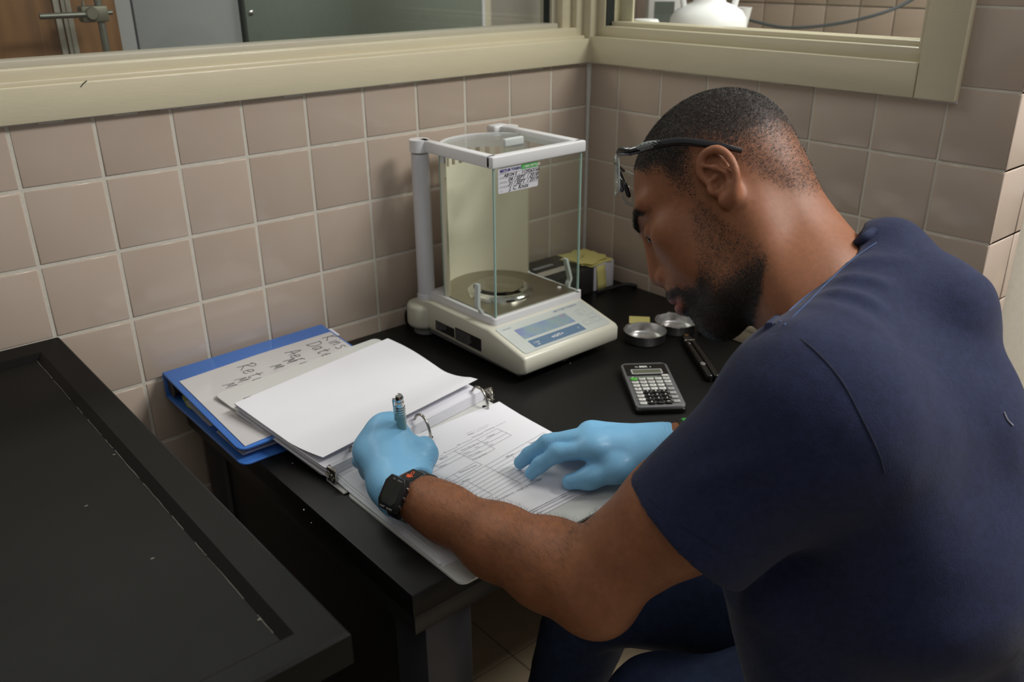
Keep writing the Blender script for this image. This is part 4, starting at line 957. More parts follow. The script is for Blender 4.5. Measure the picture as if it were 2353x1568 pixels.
def nets(G, lo, vox):
    neg = G < 0
    c = np.zeros(tuple(x-1 for x in G.shape), np.uint8)
    for dx in (0, 1):
        for dy in (0, 1):
            for dz in (0, 1): c += neg[dx:G.shape[0]-1+dx, dy:G.shape[1]-1+dy, dz:G.shape[2]-1+dz]
    act = np.argwhere((c > 0) & (c < 8))
    idm = np.full(c.shape, -1, np.int32); idm[act[:, 0], act[:, 1], act[:, 2]] = np.arange(len(act))
    acc = np.zeros((len(act), 3), np.float32); cnt = np.zeros(len(act), np.float32)
    corners = [(a, b, e) for a in (0, 1) for b in (0, 1) for e in (0, 1)]
    val = {q: G[act[:, 0]+q[0], act[:, 1]+q[1], act[:, 2]+q[2]] for q in corners}
    for a in corners:
        for ax in range(3):
            if a[ax]: continue
            b = list(a); b[ax] = 1; b = tuple(b); va, vb = val[a], val[b]; m_ = (va < 0) != (vb < 0)
            t = np.where(m_, va/np.where(m_, va-vb, 1), 0); p = np.repeat(np.array(a, np.float32)[None], len(act), 0); p[:, ax] += t
            acc[m_] += p[m_]; cnt[m_] += 1
    V = lo+(act+acc/cnt[:, None])*vox
    F = []
    for ax in range(3):
        u, v = (ax+1) % 3, (ax+2) % 3
        sl0 = [slice(None)]*3; sl1 = [slice(None)]*3; sl0[ax] = slice(0, -1); sl1[ax] = slice(1, None)
        E_ = neg[tuple(sl0)] != neg[tuple(sl1)]
        e = np.argwhere(E_); e = e[(e[:, u] > 0) & (e[:, v] > 0) & (e[:, u] < G.shape[u]-1) & (e[:, v] < G.shape[v]-1)]
        if not len(e): continue
        q = []
        for du, dv in ((-1, -1), (0, -1), (0, 0), (-1, 0)):
            w = e.copy(); w[:, u] += du; w[:, v] += dv; q.append(idm[w[:, 0], w[:, 1], w[:, 2]])
        q = np.stack(q, 1); flip = ~neg[e[:, 0], e[:, 1], e[:, 2]]; q[flip] = q[flip][:, ::-1]; F.append(q)
    F = np.concatenate(F); F = F[(F >= 0).all(1)]
    return V, F
def relax(V, F, it=2, lam=.5):
    for q in range(it):
        S = np.zeros_like(V); c = np.zeros(len(V), np.float32)
        for a in range(4):
            i, j = F[:, a], F[:, (a+1) % 4]
            np.add.at(S, i, V[j]); np.add.at(c, i, 1); np.add.at(S, j, V[i]); np.add.at(c, j, 1)
        V = V+lam*(S/np.maximum(c, 1)[:, None]-V)
    return V
def normals(V, F):
    fn = np.cross(V[F[:, 2]]-V[F[:, 0]], V[F[:, 3]]-V[F[:, 1]]); N = np.zeros_like(V)
    for a in range(4): np.add.at(N, F[:, a], fn)
    return N/np.maximum(np.linalg.norm(N, axis=1), 1e-12)[:, None]
def np_obj(name, V, F, material, parent=None, col=None, sub=0):
    me = bpy.data.meshes.new(name); k = F.shape[1]
    off = np.array(parent.location) if parent is not None else 0
    me.vertices.add(len(V)); me.vertices.foreach_set('co', (V-off).astype(np.float32).ravel())
    me.loops.add(F.size); me.loops.foreach_set('vertex_index', F.astype(np.int32).ravel())
    me.polygons.add(len(F)); me.polygons.foreach_set('loop_start', np.arange(0, F.size, k, dtype=np.int32)); me.polygons.foreach_set('loop_total', np.full(len(F), k, np.int32))
    me.polygons.foreach_set('use_smooth', np.ones(len(F), bool)); me.update(calc_edges=True)
    if col is not None:
        at_ = me.color_attributes.new('tone', 'FLOAT_COLOR', 'POINT'); c4 = np.zeros((len(V), 4), np.float32); c4[:, :col.shape[1]] = col; at_.data.foreach_set('color', c4.ravel())
    me.materials.append(material); o = bpy.data.objects.new(name, me); COL.objects.link(o)
    if parent is not None: o.parent = parent
    return o
def hashnoise(P, scale, seed=0):
    """smooth value noise on points"""
    q = P*scale+seed*17.3; i = np.floor(q).astype(np.int64); f = q-i; f = f*f*(3-2*f); out = 0
    def h(a, b, c):
        n = (a*73856093) ^ (b*19349663) ^ (c*83492791); n = (n ^ (n >> 13))*1274126177; return ((n & 0xffff)/65535.0)
    for dx in (0, 1):
        for dy in (0, 1):
            for dz in (0, 1):
                w = (f[:, 0] if dx else 1-f[:, 0])*(f[:, 1] if dy else 1-f[:, 1])*(f[:, 2] if dz else 1-f[:, 2]); out = out+w*h(i[:, 0]+dx, i[:, 1]+dy, i[:, 2]+dz)
    return out
def tone_mat(name, rough, bump, bscale, spec=.5, sheen=0.0, var=.12, vscale=60, sub=0.0, coat=0.0, detail=2):
    mt = bpy.data.materials.new(name); mt.use_nodes = True; MATS[name] = mt; nt = mt.node_tree; b = nt.nodes['Principled BSDF']
    a = nt.nodes.new('ShaderNodeVertexColor'); a.layer_name = 'tone'
    tc = nt.nodes.new('ShaderNodeTexCoord'); n = nt.nodes.new('ShaderNodeTexNoise'); n.inputs['Scale'].default_value = vscale; n.inputs['Detail'].default_value = 5
    nt.links.new(tc.outputs['Object'], n.inputs['Vector'])
    mr = nt.nodes.new('ShaderNodeMapRange'); mr.inputs[1].default_value = .25; mr.inputs[2].default_value = .75; mr.inputs[3].default_value = 1-var; mr.inputs[4].default_value = 1+var
    nt.links.new(n.outputs['Fac'], mr.inputs[0])
    mx = nt.nodes.new('ShaderNodeMix'); mx.data_type = 'RGBA'; mx.blend_type = 'MULTIPLY'; mx.inputs[0].default_value = 1
    nt.links.new(a.outputs['Color'], mx.inputs[6]); nt.links.new(mr.outputs[0], mx.inputs[7]); nt.links.new(mx.outputs[2], b.inputs['Base Color'])
    b.inputs['Roughness'].default_value = rough; b.inputs['Specular IOR Level'].default_value = spec; b.inputs['Sheen Weight'].default_value = sheen; b.inputs['Coat Weight'].default_value = coat
    if sub > 0:
        b.inputs['Subsurface Weight'].default_value = sub; b.inputs['Subsurface Radius'].default_value = (.010, .004, .002); b.inputs['Subsurface Scale'].default_value = .3
    n2 = nt.nodes.new('ShaderNodeTexNoise'); n2.inputs['Scale'].default_value = bscale; n2.inputs['Detail'].default_value = detail; nt.links.new(tc.outputs['Object'], n2.inputs['Vector'])
    bp = nt.nodes.new('ShaderNodeBump'); bp.inputs['Strength'].default_value = bump; bp.inputs['Distance'].default_value = .001; nt.links.new(n2.outputs['Fac'], bp.inputs['Height']); nt.links.new(bp.outputs[0], b.inputs['Normal'])
    return mt
# ------------------------------------------------------------------ the man at the desk
def head_basis(yaw, pitch, roll):
    Fv = np.array([math.cos(yaw)*math.cos(pitch), math.sin(yaw)*math.cos(pitch), -math.sin(pitch)])
    Lh = np.array([-math.sin(yaw), math.cos(yaw), 0.0]); Uv = np.cross(Fv, Lh)
    L2 = Lh*math.cos(roll)+Uv*math.sin(roll); return np.stack([Fv, L2, np.cross(Fv, L2)], 1)
HR = head_basis(math.atan2(.65, -.76)+math.radians(-5), math.radians(35), math.radians(32))
HT = np.array([-.5326, -.7536, 1.1565])
H = lambda x, y, z: HT+HR@np.array([x, y, z])
def V3(*a): return np.array(a, float)
lat = V3(-.82, -.57, 0); fac = V3(-.57, .82, 0)
SL = at(1866, 955, .815); SR = V3(-.370, -.825, 1.000)
EL = at(1352, 1335, .905); WL = V3(-.868, -.556, .806)
ER = V3(-.335, -.868, .845); WR = V3(-.545, -.693, .806)
C7 = at(1945, 625, .960); NB_ = at(1878, 690, .945); SC = at(2030, 600, .950)
PE = V3(-.440, -1.040, .62); WAIST = V3(-.500, -1.000, .80); CHEST = V3(-.505, -.945, .97)
HC = at(1578, 1216, .862)                      # middle of the left sleeve hem

person = thing('person', 'seated man in a navy T-shirt and jeans bending over the binder, writing', 'person', (-.45, -1.0, 0))

# --- head (fine) -------------------------------------------------
f = Field(); E3 = HR
def he(c, r, k=.01, op='u', R=None): f.ell(H(*c), r, k, E3 if R is None else R, op)
def hc(a, b, ra, rb, k=.01, op='u'): f.cone(H(*a), H(*b), ra, rb, k, op)
_t = math.radians(-16); he((-.003, 0, .039), (.0985, .0760, .0860), .02, R=HR@np.array([[math.cos(_t), 0, -math.sin(_t)], [0, 1, 0], [math.sin(_t), 0, math.cos(_t)]]))
he((-.045, 0, .002), (.043, .056, .052), .03)
he((.048, 0, -.028), (.054, .058, .062), .03)
he((.045, 0, -.078), (.047, .047, .042), .03)
he((.056, 0, .032), (.036, .054, .032), .015)
for s_ in (1, -1):
    hc((-.004, s_*.050, -.052), (.040, s_*.042, -.096), .020, .021, .03)
    hc((.040, s_*.042, -.096), (.070, s_*.012, -.112), .021, .021, .03)
    hc((.0905, s_*.016, .026), (.0785, s_*.047, .034), .0110, .0095, .018)
    he((.070, s_*.046, -.010), (.024, .022, .020), .02)
    he((.060, s_*.040, -.045), (.026, .022, .030), .025)
he((.078, 0, -.112), (.018, .026, .022), .02)
he((.084, 0, -.062), (.028, .034, .030), .02)
for s_ in (1, -1): he((.105, s_*.034, .004), (.018, .020, .0125), .014, 's')
hc((.096, 0, .014), (.1105, 0, -.0350), .0086, .0125, .012)
for s_ in (1, -1): he((.102, s_*.0145, -.0435), (.0125, .0090, .0098), .006)
for s_ in (1, -1): he((.1075, s_*.0085, -.0535), (.0068, .0046, .0066), .003, 's')
he((.1045, 0, -.0680), (.0115, .024, .0078), .006); he((.1030, 0, -.0835), (.0120, .022, .0090), .006)
he((.116, 0, -.0757), (.016, .024, .0013), .003, 's')
for s_ in (1, -1):                              # eyes under heavy lids
    he((.0845, s_*.033, .004), (.0145, .0145, .0135), .006)
    he((.0990, s_*.035, -.0005), (.0060, .0125, .0034), .002, 's')
for s_ in (1, -1):                              # ears
    Y = lambda x, y, z: (x, s_*y, z)
    u = np.array([.88, -.47*s_, 0]); v = np.array([-.30, .05*s_, .95]); v -= u*(u@v); v /= np.linalg.norm(v); w = np.cross(u, v)
    ER3 = HR@np.stack([u, w, v], 1)
    he(Y(-.007, .0760, .006), (.0165, .0062, .0270), .006, R=ER3)
    hx = [(.0065, .0740, .0065), (.0085, .0755, .0190), (.0030, .0785, .0300), (-.0070, .0820, .0345), (-.0195, .0870, .0295), (-.0255, .0895, .0155), (-.0240, .0905, -.0010), (-.0175, .0880, -.0120), (-.0085, .0835, -.0195), (.0015, .0785, -.0205)]
    hr = [.0032, .0036, .0040, .0042, .0042, .0040, .0040, .0042, .0050, .0058]
    hp = [tuple(q) for q in smoothpath(hx, 3)]; hq = np.interp(np.linspace(0, 9, len(hp)), range(10), hr)
    f.chain([H(*Y(*q)) for q in hp], list(hq), .003)
    he(Y(-.006, .0865, .0170), (.0105, .0050, .0085), .004, 's', ER3)
    he(Y(-.0165, .0895, .0060), (.0036, .0030, .0140), .004, 's', ER3)
    f.chain([H(*Y(*q)) for q in ((.001, .0810, .0240), (-.0085, .0850, .0140), (-.0135, .0865, .0030), (-.0095, .0835, -.0080))], [.0024, .0030, .0032, .0030], .004)
    he(Y(-.0030, .0850, .0000), (.0090, .0085, .0095), .003, 's', ER3)
    f.chain([H(*Y(*q)) for q in ((.0060, .0775, .0050), (-.0040, .0805, .0065))], [.0026, .0020], .004)
    he(Y(.0020, .0800, -.0025), (.0044, .0060, .0062), .003, 's', ER3)
    f.ell(H(*Y(.0085, .0770, -.0030)), (.0034, .0044, .0058), .004, HR)
f.flat(H(-.030, 0, -.030), NB_, .053, .056, HR[:, 0]*0+np.cross(HR[:, 1], NB_-H(-.03, 0, -.03)), 1.05, .035)
f.cone(H(-.048, 0, -.010), C7, .033, .034, .015)
f.cone(H(-.015, .048, -.020), at(1830, 735, .90), .018, .016, .03)     # neck muscle under the ear
f.cone(NB_, CHEST, .060, .075, .03)
allp = np.array([H(x, y, z) for x in (-.11, .135) for y in (-.1, .1) for z in (-.15, .135)]+[C7+.06, C7-.06, NB_+.06, NB_-.075])
HV, HF = f.mesh(allp.min(0)-.01, allp.max(0)+.01, .0016)
HV = relax(HV, HF, 2, .35)
HN = normals(HV, HF)
hp_ = (HV-HT)@HR; hx, hy, hz = hp_[:, 0], hp_[:, 1], hp_[:, 2]

SKIN = np.array(srgb(131, 84, 57)[:3]); SKIN_L = np.array(srgb(156, 104, 78)[:3]); STUB = np.array(srgb(44, 36, 32)[:3]); LIP = np.array(srgb(140, 84, 82)[:3])
def sm(a, b, x): t = np.clip((x-a)/(b-a), 0, 1); return t*t*(3-2*t)
zl_ = np.interp(hx, [-.11, -.085, -.06, -.04, -.025, 0, .012, .026, .042, .056, .070, .085, .11], [-.060, -.072, -.062, -.030, .006, .036, .010, -.022, .002, .034, .064, .084, .100])
hair_d = sm(0, .030, hz-zl_)*(.40+.60*sm(.010, .075, hz-np.maximum(zl_, -.02)*.5-.008))
hair_d *= 1-.55*sm(.03, .05, hx)*sm(.075, .05, hz)
zb_ = np.interp(hx, [-.02, .0, .010, .024, .040, .052, .064, .078, .088, .105, .12], [-.070, -.058, -.030, .016, .004, -.030, -.052, -.066, -.056, -.054, -.054])
zlow = np.interp(hx, [-.02, 0, .02, .05, .08], [-.085, -.100, -.125, -.145, -.17])
beard_d = sm(0, .026, zb_-hz)*sm(-.014, .006, hz-zlow)*(.34+.66*np.maximum(sm(.045, .080, hx)*sm(-.060, -.084, hz), sm(-.082, -.116, hz)))*sm(-.020, .004, hx)
lips = sm(1.35, .8, np.sqrt(((hz+.0757)/.0155)**2+(hy/.026)**2))*(hx > .095)
beard_d = beard_d*(1-lips)
mous = sm(.0085, .003, np.abs(hz+.0600+np.abs(hy)*.28))*(hx > .082)*(np.abs(hy) < .038); beard_d = np.maximum(beard_d, .85*mous)
brow = sm(.0062, .0025, np.abs(hz-.0235-.30*(np.abs(hy)-.012)+np.maximum(0, np.abs(hy)-.042)*.9))*(hx > .070)*(np.abs(hy) > .010)*sm(.058, .046, np.abs(hy))
ear_m = sm(.074, .080, np.abs(hy))*(hx < .02)*(hz > -.035)*(hz < .04)
beard_d *= (1-ear_m); hair_d *= (1-ear_m)
nz_ = hashnoise(HV, 420, 1)*.6+hashnoise(HV, 190, 2)*.4
dark = np.clip(np.maximum(hair_d, beard_d)*(.45+1.0*nz_), 0, .96)
dark = np.maximum(dark, brow*.9)
tone = SKIN[None]*(1+.10*(hashnoise(HV, 35, 3)-.5)[:, None])
tone = tone+(SKIN_L-SKIN)[None]*(.55*ear_m)[:, None]
tone = tone*(1-lips[:, None]*.8)+LIP[None]*lips[:, None]*.8
canal = sm(.012, .006, np.linalg.norm(hp_-np.array([.001, .078, -.006]), axis=1))
stub_a = np.clip(np.maximum(hair_d, beard_d), 0, 1); stub_a = np.maximum(stub_a, brow*.95)

# --- arms and hidden trunk (coarser) -----------------------------
g = Field()
upper = lambda t: SL+(EL-SL)*t
g.cone(SL, upper(.55), .060, .058, .03); g.cone(upper(.55), EL, .056, .046, .02)
fore = lambda t: EL+(WL-EL)*t
g.chain([EL, fore(.18)+V3(0, 0, -.003), fore(.45)+V3(0, 0, -.007), fore(.75)+V3(0, 0, -.003), fore(.93)], [.047, .0465, .0400, .0318, .0265], .02)
g.ell(EL+V3(-.002, -.022, -.018), (.028, .028, .028), .03)
g.flat(fore(.86), fore(1.02), .0325, .0325, V3(.25, 0, 1), .78, .02)
upR = lambda t: SR+(ER-SR)*t; foR = lambda t: ER+(WR-ER)*t
g.chain([SR, upR(.5), ER], [.060, .056, .048], .03); g.chain([ER, foR(.25), foR(.6), foR(.9)], [.047, .046, .034, .0265], .02)
g.flat(foR(.75), foR(1.03), .0305, .031, V3(0, 0, 1), .80, .015)
g.flat(CHEST+V3(0, 0, -.05), WAIST, .130, .130, fac, .62, .05); g.flat(WAIST, PE, .130, .14, fac, .66, .05)
g.cone(SL, CHEST, .055, .08, .05); g.cone(SR, CHEST, .055, .08, .05); g.cone(CHEST, NB_, .075, .055, .04)
pts_ = np.array([SL, SR, EL, WL, ER, WR, PE, CHEST, NB_])
AV, AF = g.mesh(pts_.min(0)-.17, pts_.max(0)+.10, .0034)
AV = relax(AV, AF, 2, .4)
AN = normals(AV, AF)
at_ = SKIN[None]*(1+.22*(hashnoise(AV, 45, 5)-.5)+.14*(hashnoise(AV, 130, 6)-.5))[:, None]
BV = np.concatenate([HV, AV]); BF = np.concatenate([HF, AF+len(HV)])
SKINM = tone_mat('brown_skin', .54, .18, 900, spec=.30, var=.10, vscale=160, sub=.06)
nt = SKINM.node_tree; b = nt.nodes['Principled BSDF']; va = next(n for n in nt.nodes if n.type == 'VERTEX_COLOR'); lk = b.inputs['Base Color'].links[0]; src = lk.from_socket; tcn = next(n for n in nt.nodes if n.type == 'TEX_COORD')
sn_ = nt.nodes.new('ShaderNodeTexNoise'); sn_.inputs['Scale'].default_value = 520; sn_.inputs['Detail'].default_value = 3; sn_.inputs['Distortion'].default_value = 1.2; nt.links.new(tcn.outputs['Object'], sn_.inputs['Vector'])
inv = nt.nodes.new('ShaderNodeMapRange'); inv.inputs[1].default_value = 0; inv.inputs[2].default_value = 1; inv.inputs[3].default_value = .78; inv.inputs[4].default_value = .22; nt.links.new(va.outputs['Alpha'], inv.inputs[0])
sb = nt.nodes.new('ShaderNodeMath'); sb.operation = 'SUBTRACT'; nt.links.new(sn_.outputs['Fac'], sb.inputs[0]); nt.links.new(inv.outputs[0], sb.inputs[1])
st = nt.nodes.new('ShaderNodeMapRange'); st.interpolation_type = 'SMOOTHSTEP'; st.inputs[1].default_value = -.14; st.inputs[2].default_value = .14; st.inputs[3].default_value = 0; st.inputs[4].default_value = .93; nt.links.new(sb.outputs[0], st.inputs[0])
gt = nt.nodes.new('ShaderNodeMath'); gt.operation = 'MULTIPLY'; gm = nt.nodes.new('ShaderNodeMapRange'); gm.inputs[1].default_value = 0; gm.inputs[2].default_value = .12; nt.links.new(va.outputs['Alpha'], gm.inputs[0]); nt.links.new(st.outputs[0], gt.inputs[0]); nt.links.new(gm.outputs[0], gt.inputs[1])
mxs = nt.nodes.new('ShaderNodeMix'); mxs.data_type = 'RGBA'; nt.links.new(gt.outputs[0], mxs.inputs[0]); nt.links.new(src, mxs.inputs[6]); mxs.inputs[7].default_value = srgb(34, 28, 26); nt.links.new(mxs.outputs[2], b.inputs['Base Color'])
body = np_obj('body', BV, BF, SKINM, person, np.concatenate([np.c_[tone, stub_a], np.c_[at_, np.zeros(len(at_))]]))

# --- short hair, stubble, brows, forearm hair: fine strands ------
rs = np.random.RandomState(3)
def strands(name, V, F, N, dens, count, length, width, lay, mat_, jitter=.5, curl=.35):
    tri = F; c = V[tri].mean(1); ar = np.linalg.norm(np.cross(V[tri[:, 2]]-V[tri[:, 0]], V[tri[:, 3]]-V[tri[:, 1]]), axis=1)*.5
    w = ar*dens[tri].mean(1); w = np.maximum(w, 0); 
    if w.sum() <= 0: return None
    k = rs.choice(len(tri), count, p=w/w.sum())
    uv = rs.rand(count, 2); a, b, cc, d = (V[tri[k, i]] for i in range(4))
    P = (a*(1-uv[:, :1])+b*uv[:, :1])*(1-uv[:, 1:])+(d*(1-uv[:, :1])+cc*uv[:, :1])*uv[:, 1:]
    n = N[tri[k, 0]]; t = lay(P)+rs.normal(size=(count, 3))*jitter; t -= n*(t*n).sum(1)[:, None]; t /= np.linalg.norm(t, axis=1)[:, None]+1e-9
    L = length*(.6+.8*rs.rand(count, 1)); side = np.cross(n, t); wd = width*(.7+.6*rs.rand(count, 1))
    bend = side*rs.normal(size=(count, 1))*curl
    m1 = P+(n*.55+t*.45)*L*.55; m2 = P+(n*.45+t*.85+bend)*L
    Vv = np.stack([P-side*wd-n*.0004, P+side*wd-n*.0004, m1+side*wd*.8, m1-side*wd*.8, m2], 1).reshape(-1, 3)
    o = np.arange(count)[:, None]*5
    Q = o+np.array([[0, 1, 2, 3]]); T3 = o+np.array([[3, 2, 4, 4]])
    Fq = np.concatenate([Q, T3])
    me = bpy.data.meshes.new(name); loc = np.array(person.location)
    Tt = np.concatenate([o+np.array([[0, 1, 2]]), o+np.array([[0, 2, 3]]), o+np.array([[3, 2, 4]])])
    ob = np_obj(name, Vv, Tt, mat_, person); ob['kind'] = 'stuff'; return ob
HAIRM = mat('black_hair', srgb(30, 26, 24), .45, noise=.3, nscale=300)
strands('hair', HV, HF, HN, hair_d**2.2*(hz > zl_), 52000, .0036, .00016, lambda P: np.repeat((-HR[:, 0]*.6-HR[:, 2]*.4)[None], len(P), 0), HAIRM, .9, .7)
strands('beard', HV, HF, HN, beard_d**1.2, 20000, .0034, .00014, lambda P: np.repeat((-HR[:, 2]*.9+HR[:, 0]*.2)[None], len(P), 0), HAIRM, .5, .4)
strands('eyebrow', HV, HF, HN, brow, 1800, .0060, .00018, lambda P: np.repeat((-HR[:, 0]*.5+HR[:, 1]*.5+HR[:, 2]*.2)[None], len(P), 0), HAIRM, .3, .2)
axf = (WL-EL)/np.linalg.norm(WL-EL); tf = (AV-EL)@axf/np.linalg.norm(WL-EL)
onfore = (tf > -.02)*(tf < .95)*(np.linalg.norm(AV-EL-np.outer((AV-EL)@axf, axf), axis=1) < .075)
strands('arm_hair', AV, AF, AN, onfore*(.35+sm(-.2, .6, AN[:, 2]*.5+AN[:, 1]*.6)), 3600, .0105, .00007, lambda P: np.repeat((axf*.8+V3(0, .2, .3))[None], len(P), 0), mat('arm_hair_brown', srgb(40, 32, 28), .5, noise=.2), .5, .8)
for s_ in (1, -1):
    e_ = MB().ball(H(.0838, s_*.033, .0035), .0125, n=14).build('eye', mat('eye_white', srgb(196, 186, 178), .15, noise=.03), person, smooth=60, world=True)
    MB().ball(H(.0925, s_*.0335, -.0005), .0056, n=10).build('iris', mat('dark_iris', srgb(40, 26, 18), .1, noise=.1), person, smooth=60, world=True)

# --- T-shirt -----------------------------------------------------
t = Field()
t.flat(CHEST+V3(.01, -.015, -.030), WAIST, .150, .150, fac, .66, .05); t.flat(WAIST, PE+V3(0, 0, .02), .150, .160, fac, .74, .05)
BK = at(2105, 835, .90)
B1, B2, B3 = at(2128, 735, .91), at(2130, 990, .90), at(2140, 1260, .91)
t.cone(SC, B1, .035, .062, .025); t.cone(B1, B2, .062, .082, .03); t.cone(B2, B3, .082, .100, .04); t.cone(B3, PE, .105, .13, .05)
t.cone(SL+V3(.015, -.02, -.01), B2, .070, .080, .04); t.cone(at(1995, 1075, .82), at(2080, 1350, .86), .062, .090, .05)
t.cone(at(1850, 1330, .93), at(1910, 1500, .96), .085, .100, .05)
t.cone(SL, CHEST+V3(0, 0, .03), .078, .085, .05); t.cone(SR, CHEST+V3(0, 0, .03), .062, .080, .04)
t.cone(SL+V3(0, 0, .01), SC, .070, .036, .04)
t.cone(SR, SC, .058, .034, .03)
hd = (HC-SL)/np.linalg.norm(HC-SL)
t.cone(SL, HC+hd*.03, .080, .0745, .03)
t.cone(SR, upR(.45), .072, .068, .03)
t.half(HC, hd, HC+hd*.10, .13); 
t.chain([SL, HC+hd*.05], [.054, .0640], .004, 's') if False else None
t.cone(HC-hd*.045, HC+hd*.06, .0605, .0660, .004, 's')
t.cone(H(-.03, 0, -.05), NB_+(NB_-H(-.03, 0, -.05))*.10, .066, .0655, .006, 's')
t.cone(H(-.060, 0, -.02), C7+(C7-H(-.06, 0, -.02))*.10, .044, .041, .006, 's')
def folds(P, d):
    m_ = np.abs(d) < .03
    if not m_.any(): return d
    Q = P[m_]; a = np.zeros(len(Q), np.float32)
    # soft large undulation
    a += .0045*(hashnoise(Q, 14, 8)-.5)+.0022*(hashnoise(Q, 34, 9)-.5)
    # pulled folds between collar and shoulder
    for (p0, p1, w, amp) in FOLDS:
        ba = p1-p0; tt = np.clip(((Q-p0)@ba)/(ba@ba), 0, 1); dist = np.linalg.norm(Q-p0-tt[:, None]*ba, axis=1); a += amp*np.exp(-(dist/w)**2)*np.sin(np.pi*np.clip(.12+.88*tt, 0, 1))
    d = d.copy(); d[m_] -= a; return d
def seg(x0, y0, d0, x1, y1, d1, w, amp): return (at(x0, y0, d0).astype(np.float32), at(x1, y1, d1).astype(np.float32), w, amp)
FOLDS = [seg(1880, 660, .84, 2060, 700, .80, .010, .006), seg(1905, 625, .86, 2090, 650, .83, .010, .005), seg(1850, 705, .83, 2030, 760, .77, .011, .006), seg(1935, 595, .88, 2110, 600, .87, .010, .004),
         seg(1790, 745, .80, 1960, 850, .75, .012, .006), seg(1620, 1030, .80, 1880, 960, .74, .013, .004), seg(1590, 1110, .79, 1900, 1020, .73, .013, .006), seg(1660, 1180, .79, 1960, 1080, .73, .014, .005),
         seg(1640, 900, .82, 1780, 860, .77, .012, .004), seg(1975, 940, .755, 2030, 1090, .755, .006, -.003), seg(1830, 770, .79, 1975, 940, .755, .006, -.003)]
pts_ = np.array([SL, SR, HC, PE, C7, B1, B2, B3, CHEST])
TV, TF = t.mesh(pts_.min(0)-.20, pts_.max(0)+.17, .0036, post=folds)
TV = relax(TV, TF, 1, .35)
NAVY = np.array(srgb(31, 37, 63)[:3])
heather = .80+.40*hashnoise(TV, 260, 11)
SH = tone_mat('navy_jersey', .85, .5, 700, spec=.15, sheen=.08, var=.30, vscale=900, detail=4)
tn = NAVY[None]*heather[:, None]
shirt = np_obj('t_shirt', TV, TF, SH, person, tn)
# collar ribbing, seams and a bit of lint, laid on the shirt's own surface
_q = (TV-CAM_C)@CAM_R.T; _px = np.stack([1176.5+FPX*_q[:, 0]/_q[:, 2], 784+FPX*_q[:, 1]/_q[:, 2]], 1); TN = normals(TV, TF)
def surf(px, py, r=7, off=.0):
    m_ = np.hypot(_px[:, 0]-px, _px[:, 1]-py) < r
    while not m_.any(): r *= 1.6; m_ = np.hypot(_px[:, 0]-px, _px[:, 1]-py) < r
    i = np.nonzero(m_)[0][_q[m_, 2].argmin()]; return TV[i]+TN[i]*off
def seam(name, pp, rad, off, colour, flat=1.0):
    P_ = [surf(*p, off=off) for p in pp]; P_ = smoothpath(P_, 6)
    MB().tube(P_, rad, 6).build(name, colour, person, smooth=60, world=True)
SEAM = mat('navy_seam', srgb(22, 27, 46), .9, noise=.2, nscale=300)
STITCH = mat('blue_stitch', srgb(62, 84, 128), .8, noise=.2, nscale=400)
seam('collar_rib', [(1768, 748), (1815, 702), (1870, 648), (1925, 596), (1975, 552), (2005, 528)], .0048, .0010, SH_C := mat('navy_rib', srgb(36, 43, 72), .9, noise=.25, nscale=500, bump=.5, bscale=900))
seam('sleeve_seam', [(1775, 742), (1860, 790), (1930, 870), (1980, 960), (2015, 1040), (2032, 1090)], .0009, .0002, SEAM)
seam('shoulder_seam', [(1905, 640), (1860, 668), (1815, 705), (1790, 735)], .0007, .0003, STITCH)
seam('collar_stitch', [(1800, 745), (1850, 694), (1905, 640), (1960, 590), (2010, 556)], .0005, .0004, STITCH)
seam('sleeve_hem_stitch', [(1452, 1100), (1500, 1150), (1570, 1215), (1640, 1262), (1700, 1290)], .0004, .0002, SEAM)
seam('lint', [(2312, 948), (2316, 962), (2326, 972)], .0006, .0008, mat('grey_lint', srgb(150, 150, 158), .9, noise=.1))

# --- jeans and shoes ---------------------------------------------
j = Field()
HL, HRr = PE+lat*.085+V3(0, 0, -.02), PE-lat*.085+V3(0, 0, -.02)
KL, KR = V3(-.685, -.835, .525), V3(-.575, -.610, .525); FL, FR = V3(-.715, -.715, .09), V3(-.600, -.520, .09)
j.flat(PE+lat*.05, PE-lat*.05, .125, .125, fac, .85, .04)
j.chain([HL, HL*.5+KL*.5, KL], [.098, .085, .072], .04); j.chain([HRr, HRr*.5+KR*.5, KR], [.098, .085, .072], .04)
j.chain([KL, FL], [.070, .058], .03); j.chain([KR, FR], [.070, .058], .03)
def jf(P, d):
    m_ = np.abs(d) < .03
    if m_.any():
        d = d.copy(); Q = P[m_]; d[m_] -= .006*(hashnoise(Q, 22, 21)-.5)+.003*(hashnoise(Q, 55, 22)-.5)
    return d
pts_ = np.array([PE, KL, KR, FL, FR, HL, HRr]); JV, JF = j.mesh(pts_.min(0)-.14, pts_.max(0)+.13, .006, post=jf)
JV = relax(JV, JF, 1, .4)
DENIM = np.array(srgb(48, 60, 90)[:3])
np_obj('jeans', JV, JF, tone_mat('denim', .8, .5, 900, spec=.25, var=.22, vscale=500, detail=4), person, DENIM[None]*(.8+.4*hashnoise(JV, 120, 23))[:, None])
